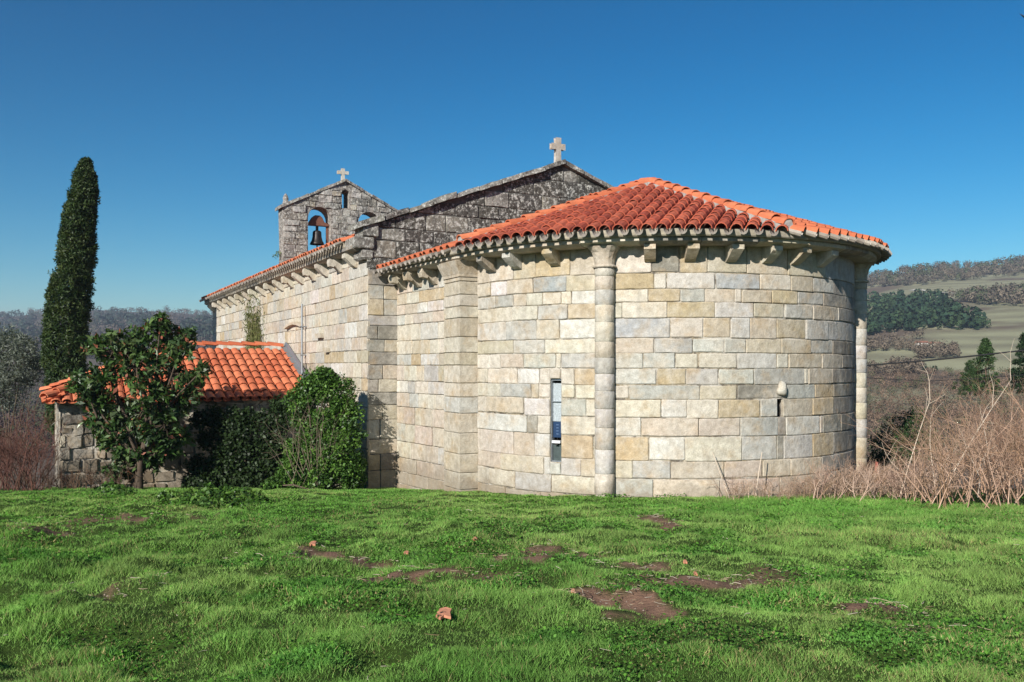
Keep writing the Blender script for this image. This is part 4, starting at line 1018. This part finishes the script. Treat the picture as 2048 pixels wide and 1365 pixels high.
P = at(1741, 952, 19.6); vs = [at(1725, 985, 19.6), at(1765, 985, 19.6), at(1756, 925, 19.9), at(1730, 918, 19.9), at(1725, 985, 20.3), at(1770, 985, 20.3), at(1757, 925, 20.2), at(1731, 918, 20.2)]
tag(part('red_clay_block', vs, [(0, 1, 2, 3), (4, 5, 6, 7), (0, 1, 5, 4), (1, 2, 6, 5), (2, 3, 7, 6), (3, 0, 4, 7)], plain('red_clay', (.30, .085, .06), .9, 0, .3, 9, .01)), 'red sloping clay block behind the rightmost half column', 'block')
# overhead cables
for (pts, r, lab) in (([(1500, 737), (1735, 731), (1850, 722), (1950, 712), (2060, 700), (2300, 668)], .03, 'thick black overhead cable crossing the valley right of apse'), ([(1500, 748), (1735, 756), (1850, 763), (1960, 757), (2080, 748), (2300, 725)], .013, 'thin overhead wire below the thick black cable')):
    tag(pipe('overhead_cable', [at(x, y, 34.) for (x, y) in pts], r, M_WIRE), lab, 'cable')
# bird at top right corner
bt = thing('flying_bird', 'dark bird in flight at the top right corner of the sky', 'bird', at(2064, 42, 30))
def wing(sg):
    p = [A(0, 0, 0), A(sg*.10, .02, .05), A(sg*.26, .05, .10), A(sg*.42, .12, .17), A(sg*.27, .13, .10), A(sg*.11, .14, .05), A(0, .13, 0)]
    o = np.array(at(2064, 42, 30)); rot = Matrix.Rotation(R_(18), 3, 'Y'); return [Vector(o)+rot @ Vector(q) for q in p]+[Vector(o)+rot @ Vector(q)-Vector((0, 0, .012)) for q in p]
for sg in (-1, 1): part('wing', wing(sg), [tuple(range(7)), tuple(range(13, 6, -1))]+[(i, (i+1) % 7, (i+1) % 7+7, i+7) for i in range(7)], M_WIRE, bt)
bo = np.array(at(2064, 42, 30)); tubes('bird_body', [(bo+A(0, -.16, 0), bo+A(0, -.08, 0), .01, .04), (bo+A(0, -.08, 0), bo+A(0, .08, 0), .04, .05), (bo+A(0, .08, 0), bo+A(0, .28, 0), .05, .015)], A(.02, .02, .02), M_TWIG, bt, 8)

# ------------------------------------------------------------------ leafy ground plants and shards on the lawn
def low_plants(name, label, poly, n, hgt, L, pal, dep_rng=None):
    cen = []; rad = []; px, py, ax, ay = poly; a = RNG.uniform(0, 2*math.pi, n); q = np.sqrt(RNG.random(n)); X, Y = px_ground(px+ax*q*np.cos(a), py+ay*q*np.sin(a), 3., 24.)
    ok = ~np.isnan(Y)
    for x, y, qq, z in zip(X[ok], Y[ok], q[ok], gz(X[ok], Y[ok])):
        cen.append(A(x, y, z+hgt*RNG.uniform(.2, 1)*(1.1-qq))); rad.append(RNG.uniform(.05, .1))
    v, f, c = clump_leaves(cen, rad, 2600, L, L*.75, pal, .5, 1.5); return tag(obj(name, np_mesh(name, v, f, M_GLOSS, c)), label, 'plant', None, 'stuff')
low_plants('leafy_ground_plant', 'wide low patch of broad leafy weeds on the lawn before the annexe', (425, 1004, 120, 17), 170, .22, .07, gp)
low_plants('leafy_ground_plant', 'small leafy weeds at the foot of the large-leaved tree', (225, 985, 45, 10), 60, .22, .07, gp)
def shard(px, py, w, label, col, h=.032):
    x, y = px_ground(px, py, 3., 26.); x, y = x[0], y[0]; z = g1(x, y)+h*.9; s = w*y/F; n = 7; top = []
    ou = [(-.5, -.1), (-.32, .38), (.1, .5), (.5, .42), (.42, .1), (.52, -.28), (.05, -.2), (-.15, -.45)]
    v = []
    for lay_ in (0, -.018):
        for (a, b) in ou: v.append((x+a*s, y+b*s*1.4, z+lay_+.25*s*(.25-a*a)+b*s*.38))
    k = len(ou); f = [tuple(range(k)), tuple(range(2*k-1, k-1, -1))]+[(i, (i+1) % k, (i+1) % k+k, i+k) for i in range(k)]
    tag(part('tile_shard', v, f, col), label, 'shard')
m_sh = plain('terracotta', (.44, .19, .11), .9, 0, .25, 25, .004)
shard(887, 1253, 30, 'broken terracotta tile shard lying on the near lawn', m_sh, .055); shard(625, 1097, 13, 'orange tile shard at the edge of the left bare patch', m_sh); shard(812, 1111, 10, 'tile shard beside the bare strip below the pilaster', m_sh)
shard(950, 1087, 9, 'tiny reddish shard in the grass before the pilaster', m_sh); shard(1146, 1196, 8, 'small reddish shard left of the nearest bare patch', m_sh); shard(1390, 1160, 9, 'tile shard on the long bare strip', m_sh); shard(1370, 1140, 8, 'tile shard in the grass behind the long bare strip', m_sh)
m_peb = plain('pale_pebble', (.22, .17, .135), .9, 0, .6, 3)
mb = MB()
for _ in range(140):
    s = SOIL[RNG.integers(len(SOIL))]; x = s[0]+RNG.normal()*s[2]*.5; y = s[1]+RNG.normal()*s[3]*.45; z = g1(x, y)+.004; q = RNG.uniform(.005, .014)
    v = [(x+q*RNG.uniform(.6, 1.4)*math.cos(t), y+q*RNG.uniform(.6, 1.4)*math.sin(t), z) for t in (0, 1.2, 2.5, 3.8, 5)]+[(x, y, z+q*.9)]
    mb.add(v, [(0, 1, 5), (1, 2, 5), (2, 3, 5), (3, 4, 5), (4, 0, 5)])
tag(part('gravel', mb.v, mb.f, m_peb), 'small stones and debris on the bare earth patches', 'gravel', None, 'stuff')

segs = []; cc = []
for _ in range(700):
    if RNG.random() < .7: q = SOIL[RNG.integers(len(SOIL))]; x = q[0]+RNG.normal()*q[2]*.9; y = q[1]+RNG.normal()*q[3]*.9
    else: y = 4+18*RNG.random()**1.5; x = RNG.uniform(-.62, .62)*y
    uu = (x-CX)*U[0]+(y-CY)*U[1]; vv = (x-CX)*V[0]+(y-CY)*V[1]
    if math.hypot(uu, vv) < 4.6 or uu < -LG: continue
    L = RNG.uniform(.02, .10); a = RNG.uniform(0, 6.28); z = g1(x, y)+.02+RNG.uniform(0, .02); p = A(x, y, z); m = p+A(math.cos(a), math.sin(a), RNG.uniform(-.1, .35))*L*.5; e = m+A(math.cos(a+.4), math.sin(a+.4), RNG.uniform(-.3, .2))*L*.5
    w_ = .0017*(y/5)**.6*RNG.uniform(.7, 1.5); c = [A(.42, .34, .22), A(.22, .15, .09), A(.5, .44, .34)][RNG.integers(3)]; segs += [(p, m, w_, w_), (m, e, w_, w_*.5)]; cc += [c, c]
tag(tubes('straw_litter', segs, np.array(cc), M_TWIG), 'dry straw and twig litter on the lawn', 'litter', None, 'stuff')

# ------------------------------------------------------------------ grass
def grass():
    n = 1450000; u = RNG.random(n); a = .55; d0, d1 = 3.2, 23.5
    d = (d0**a+(d1**a-d0**a)*u)**(1/a); x = RNG.uniform(-1, 1, n)*(.60*d+3.0); y = d; px = 1024+F*x/d
    # keep off the building, shed and thin over bare soil
    uu = (x-CX)*U[0]+(y-CY)*U[1]; vv = (x-CX)*V[0]+(y-CY)*V[1]
    keep = ~(((uu > 0) & (np.hypot(uu, vv) < 4.3)) | ((uu <= 0) & (uu > -LG) & (np.abs(vv) < 4.5)) | ((uu <= -LG) & (vv < WN)))
    sm = soil_mask(x, y); keep &= RNG.random(n) > sm*1.25
    keep &= ~((px < 90) & (d > 18.5)); keep &= ~((px > 1790) & (d > 15.2)); keep &= ~((px > 1840) & (d > 13.2+vnoise(x/.5, y/.5, 7)*.8))
    x, y, d, px, sm = x[keep], y[keep], d[keep], px[keep], sm[keep]; n = len(x); z = gz(x, y)
    lush = fbm(x/.9, y/.9, 21); patch = fbm(x/2.6, y/2.6, 61); clv = np.clip((fbm(x/.55, y/.55, 91)-.52)*9, 0, 1)*np.clip(1.3-(y-5)/9, 0, 1)
    tall = np.clip((x-2.5)/3, 0, 1)*np.clip((y-8)/3, 0, 1)
    lump = np.clip((vnoise(x/.27, y/.27, 171)-.35)*1.9, 0, 1)*np.clip(1.25-tall, 0, 1); h = (.010+.018*lush+.042*lump*np.clip(1.5-y/13, .25, 1))*RNG.uniform(.6, 1.35, n)*(1+1.3*tall)*(1+.25*(d-5)/10)*(1-.5*sm)*(1-.25*clv)
    w = .0040*(d/5)**.75*RNG.uniform(.7, 1.3, n)*(1+1.6*clv)
    az = RNG.uniform(0, 2*math.pi, n); lean = RNG.normal(size=(n, 2))*.6*h[:, None]
    p = np.stack([x, y, z-.004], 1); s = np.stack([np.cos(az), np.sin(az), np.zeros(n)], 1)*w[:, None]*.5
    tip = p+np.stack([lean[:, 0], lean[:, 1], h], 1)
    v = np.stack([p-s, p+s, tip], 1)
    g1_ = A(.145, .315, .058); g2 = A(.245, .385, .10); g3 = A(.105, .255, .048); dry = A(.36, .30, .14)
    t = np.clip((patch-.35)*3.0, 0, 1)[:, None]; c = g1_*(1-t)+g2*t; c = c*(1-clv[:, None])+g3*clv[:, None]
    yel = np.clip((fbm(x/1.1, y/1.1, 131)-.52)*7, 0, 1)*.6; isd = RNG.random(n) < .03+.25*yel+.35*np.clip(sm, 0, 1); c[isd] = dry
    c = c*RNG.uniform(.6, 1.35, (n, 1))*(.80+.55*vnoise(x/.3, y/.3, 211))[:, None]
    f = (np.arange(n)*3)[:, None]+np.array([[0, 1, 2]])
    me = np_mesh('grass', v.reshape(-1, 3), f, M_GRASS, np.repeat(c, 3, 0)); tag(obj('grass', me), 'short green lawn grass in front of the church', 'grass', None, 'stuff')
    # clover and small broad leaves in the lumps
    k = 110000; u = RNG.random(k); d = (d0**a+(16**a-d0**a)*u)**(1/a); x = RNG.uniform(-1, 1, k)*(.60*d+3.0); y = d
    cl_ = np.clip((fbm(x/.55, y/.55, 91)-.50)*9, 0, 1)*np.clip(1.25-x/9, .35, 1)*(1-soil_mask(x, y)); kp = RNG.random(k) < cl_*.9; x, y, d = x[kp], y[kp], d[kp]; k = len(x)
    cz = gz(x, y)+RNG.uniform(.015, .075, k); c3 = np.stack([x, y, cz], 1)
    v, f = leaf_geo(c3, .022*(d/5)**.5*RNG.uniform(.7, 1.4, k), .020*(d/5)**.5, rand_dirs(k)*A(1, 1, .3), rand_dirs(k)*.5+A(0, 0, 1))
    cc = np.repeat(A(.10, .24, .032)*RNG.uniform(.6, 1.5, (k, 1)), 4, 0)
    tag(obj('clover', np_mesh('clover', v, f, M_GRASS, cc)), 'clover and small broad leaves among the grass', 'clover', None, 'stuff')
grass()

# ------------------------------------------------------------------ far woods, trees, houses
def in_poly(px, py, poly):
    ins = np.zeros(len(px), bool); j = len(poly)-1
    for i in range(len(poly)):
        xi, yi = poly[i]; xj, yj = poly[j]
        ins ^= ((yi > py) != (yj > py)) & (px < (xj-xi)*(py-yi)/(yj-yi+1e-9)+xi); j = i
    return ins
def wood(name, label, polys, n, hm, pal, lf=26, leafs=.33, slender=.45):
    C = []; D = []; L = []; K = []
    for poly, cnt in polys:
        P = np.array(poly, float); lo, hi = P.min(0), P.max(0); k = cnt*4
        px = RNG.uniform(lo[0], hi[0], k); py = RNG.uniform(lo[1], hi[1], k); s = in_poly(px, py, poly); px, py = px[s][:cnt], py[s][:cnt]
        x, y = px_ground(px, py, 60., 1700.); ok = ~np.isnan(y); x, y = x[ok], y[ok]; z = base_z(x, y)
        for xx, yy, z0 in zip(x, y, z):
            h = hm*RNG.uniform(.55, 1.35); d = rand_dirs(lf); c = A(xx, yy, z0+h*.55)+d*A(h*slender, h*slender, h*.5)*RNG.uniform(.5, 1., (lf, 1))
            C.append(c); D.append(d); L.append(np.full(lf, h*leafs)); b = pal[RNG.integers(len(pal))]*RNG.uniform(.8, 1.2); K.append(np.tile(b, (lf, 1))*RNG.uniform(.88, 1.12, (lf, 1)))
    C = np.concatenate(C); D = np.concatenate(D); L = np.concatenate(L); K = np.concatenate(K)
    v, f = leaf_geo(C, L, L*.8, np.cross(D, rand_dirs(len(D))), D+RNG.normal(size=D.shape)*.3)
    tag(obj(name, np_mesh(name, v, f, M_FAR, np.repeat(K, 4, 0))), label, 'wood', None, 'stuff')
brn = [A(.12, .10, .075), A(.10, .085, .065), A(.14, .115, .085), A(.07, .085, .045)]; pin = [A(.028, .055, .028), A(.022, .045, .026), A(.038, .065, .03)]
wood('bare_wood', 'leafless brown wood along the skyline of the right hill', [([(1560, 552), (1800, 540), (1880, 530), (2048, 514), (2200, 505), (2200, 545), (2048, 552), (1850, 572), (1560, 586)], 900), ([(1890, 596), (1960, 600), (2100, 585), (2100, 622), (2000, 614), (1900, 606)], 130)], 0, 6.5, brn, 60, .17)
wood('pine_wood', 'dark green pine plantation on the right hillside', [([(1560, 612), (1760, 602), (1890, 594), (1900, 620), (1950, 642), (1990, 658), (1960, 664), (1860, 660), (1800, 668), (1560, 690)], 640), ([(1560, 552), (1760, 546), (1900, 532), (1900, 538), (1760, 556), (1560, 562)], 60)], 0, 5.2, pin, 26, .33, .4)
wood('bare_copse', 'brown leafless copses below the pine plantation', [([(1825, 704), (1915, 700), (1915, 718), (1835, 721)], 60), ([(1560, 685), (1850, 678), (1845, 705), (1560, 712)], 110), ([(1740, 738), (1850, 738), (1840, 752), (1740, 755)], 50)], 0, 3.2, [A(.125, .10, .075), A(.145, .115, .085)], 60, .17, .5)
wood('brown_scrub', 'brown scrub filling the valley below the fields at right', [([(1560, 755), (2200, 745), (2200, 850), (1560, 850)], 900)], 0, 2.0, [A(.14, .095, .07), A(.17, .12, .085), A(.12, .085, .06), A(.08, .085, .045)], 60, .14, .7)
wood('brown_scrub', 'low brown scrub on the valley floor behind the brambles', [([(1560, 842), (2250, 842), (2250, 940), (1560, 940)], 700)], 0, 1.9, [A(.14, .095, .07), A(.17, .12, .085), A(.12, .085, .06), A(.07, .08, .04)], 60, .13, .8)
wood('dark_scrub', 'dark brown scrub in the dip behind the left thicket', [([(-300, 760), (110, 735), (110, 925), (-300, 925)], 520)], 0, 4.5, [A(.09, .06, .055), A(.075, .055, .045), A(.06, .065, .035)], 90, .11, .8)
wood('bare_wood', 'purplish brown leafless woods covering the left hills', [([(-300, 640), (0, 622), (200, 608), (440, 616), (440, 720), (-300, 720)], 1700)], 0, 7.5, [A(.10, .08, .068), A(.085, .07, .06), A(.12, .095, .078), A(.06, .068, .04)], 46, .2, .6)
wood('pine_wood', 'dark pine stands on the left hills', [([(-200, 628), (0, 618), (55, 622), (40, 655), (-200, 670)], 150), ([(180, 640), (240, 636), (300, 645), (300, 668), (200, 664)], 90), ([(370, 650), (440, 640), (440, 690), (360, 690)], 70), ([(330, 618), (440, 612), (440, 622), (340, 626)], 30), ([(0, 655), (70, 640), (75, 700), (0, 700)], 60)], 0, 10., [A(.03, .045, .035), A(.035, .05, .035)], 24, .3, .5)
def conifer(px, ytop, ybot, dep, w, label, pal):
    b = atn(px, ybot, dep); t = thing('pine_tree', label, 'tree', b); hgt = (ybot-ytop)/F*dep; C = []; rad = []
    tubes('trunk', [(b, b+A(0, 0, hgt*.95), .09, .02)], A(.09, .065, .05), M_TWIG, t, 6)
    for i in range(150):
        q = RNG.random(); rr = w/F*dep*.5*(1-q)**.6*RNG.uniform(.5, 1.05)*(.7+.5*math.sin(q*22)**2); an = RNG.uniform(0, 6.28); C.append(b+A(rr*math.cos(an), rr*math.sin(an), hgt*(.12+.88*q))); rad.append(hgt*.05*RNG.uniform(.7, 1.3))
    v, f, c = clump_leaves(C, rad, 30/(hgt*.05)**2, hgt*.06, hgt*.012, pal, .8); tag(obj('crown', np_mesh('crown', v, f, M_LEAF, c), t), kind='stuff')
conifer(1972, 680, 800, 70., 60, 'green pine standing above the brambles at right', [A(.04, .085, .022), A(.055, .10, .03)])
conifer(2052, 668, 800, 60., 70, 'dark conifer cut by the right edge of the picture', [A(.02, .045, .016), A(.028, .055, .02)])
conifer(1940, 722, 800, 75., 60, 'low green pine just left of the tall one above the brambles', [A(.04, .08, .022), A(.055, .095, .03)])
for (px, py, lab) in ((1851, 748, 'left of two small round trees on the valley field'), (1870, 748, 'right of two small round trees on the valley field')):
    x, y = px_ground(px, py, 60.); 
    b = A(x[0], y[0], base_z(x, y)[0]); t = thing('round_tree', lab, 'tree', b); tubes('trunk', [(b, b+A(0, 0, 1.), .1, .08)], A(.09, .065, .05), M_TWIG, t, 6); s = y[0]/F
    C = [b+A(*(rand_dirs(1)[0]*A(5, 5, 7)*s*RNG.uniform(.4, 1)))+A(0, 0, 8*s) for _ in range(40)]; v, f, c = clump_leaves(C, [2.2*s]*40, 22/(2.2*s)**2, 2.4*s, 1.6*s, pin); tag(obj('crown', np_mesh('crown', v, f, M_LEAF, c), t), kind='stuff')
def house(px, py, w, h, label, wallc):
    x, y = px_ground(px, py, 60.); x, y = x[0], y[0]; z = float(base_z(np.array([x]), np.array([y]))[0])-.5; s = y/F; w *= s; h *= s; d = w*.7
    t = thing('farmhouse', label, 'house', (x, y, z))
    v = [(x+a*w/2, y+b*d/2, z+c*(h+.5)) for c in (0, 1) for (a, b) in ((-1, -1), (1, -1), (1, 1), (-1, 1))]
    wl_ = part('wall', v, [(0, 1, 5, 4), (1, 2, 6, 5), (2, 3, 7, 6), (3, 0, 4, 7)], plain('limewash', wallc, .9), t)
    e = .3; zt = z+h+.5; rv = [(x-w/2-e, y-d/2-e, zt-.1), (x+w/2+e, y-d/2-e, zt-.1), (x+w/2+e, y+d/2+e, zt-.1), (x-w/2-e, y+d/2+e, zt-.1), (x-w/2-e, y, zt+h*.5), (x+w/2+e, y, zt+h*.5)]
    part('roof', rv, [(0, 1, 5, 4), (2, 3, 4, 5), (0, 4, 3), (1, 2, 5)], plain('farm_roof', (.25, .11, .07), .9), t)
    for q in (-.25, .25): part('window', [(x+q*w-w*.05, y-d/2-.03, z+.5+h*.4), (x+q*w+w*.05, y-d/2-.03, z+.5+h*.4), (x+q*w+w*.05, y-d/2-.03, z+.5+h*.7), (x+q*w-w*.05, y-d/2-.03, z+.5+h*.7)], [(0, 1, 2, 3)], M_DARK, t)
house(1843, 693, 20, 6.5, 'white walled farmhouse on the right hillside, left of two', (.72, .69, .64)); house(1870, 693, 16, 5.5, 'pale farmhouse on the right hillside, right of two', (.6, .55, .45))
# farm track on the right hillside
tp = [(1822, 583), (1836, 580), (1850, 583), (1872, 587), (1890, 586), (1905, 589), (1922, 589)]; x, y = px_ground([p[0] for p in tp], [p[1] for p in tp], 100.)
vs = []
for a, b in zip(x, y):
    for o in (-4.5, 4.5): vs.append((a, b+o, float(base_z(np.array([a]), np.array([b+o]))[0])+.35))
tag(part('farm_track', vs, [(i*2, i*2+2, i*2+3, i*2+1) for i in range(len(tp)-1)], plain('pale_dust', (.5, .47, .4), 1)), None, None, None, 'structure')

# ------------------------------------------------------------------ thin air over the valley
hv = [(sx_*4900, sy_, sz_) for sz_ in (-14, 135) for (sx_, sy_) in ((-1, -5100), (1, -5100), (1, 5100), (-1, 5100))]
hm_ = bpy.data.materials.new('valley_haze'); hm_.use_nodes = True; hm_.node_tree.nodes.clear()
vo = hm_.node_tree.nodes.new('ShaderNodeVolumePrincipled'); vo.inputs['Color'].default_value = (.72, .83, 1, 1); vo.inputs['Density'].default_value = .0003; vo.inputs['Anisotropy'].default_value = .2
out = hm_.node_tree.nodes.new('ShaderNodeOutputMaterial'); hm_.node_tree.links.new(vo.outputs[0], out.inputs['Volume'])
USE_HAZE = True
if USE_HAZE:
    tag(part('haze', hv, [(3, 2, 1, 0), (4, 5, 6, 7), (0, 1, 5, 4), (1, 2, 6, 5), (2, 3, 7, 6), (3, 0, 4, 7)], hm_), 'thin bluish air over the valley', 'haze', None, 'stuff')
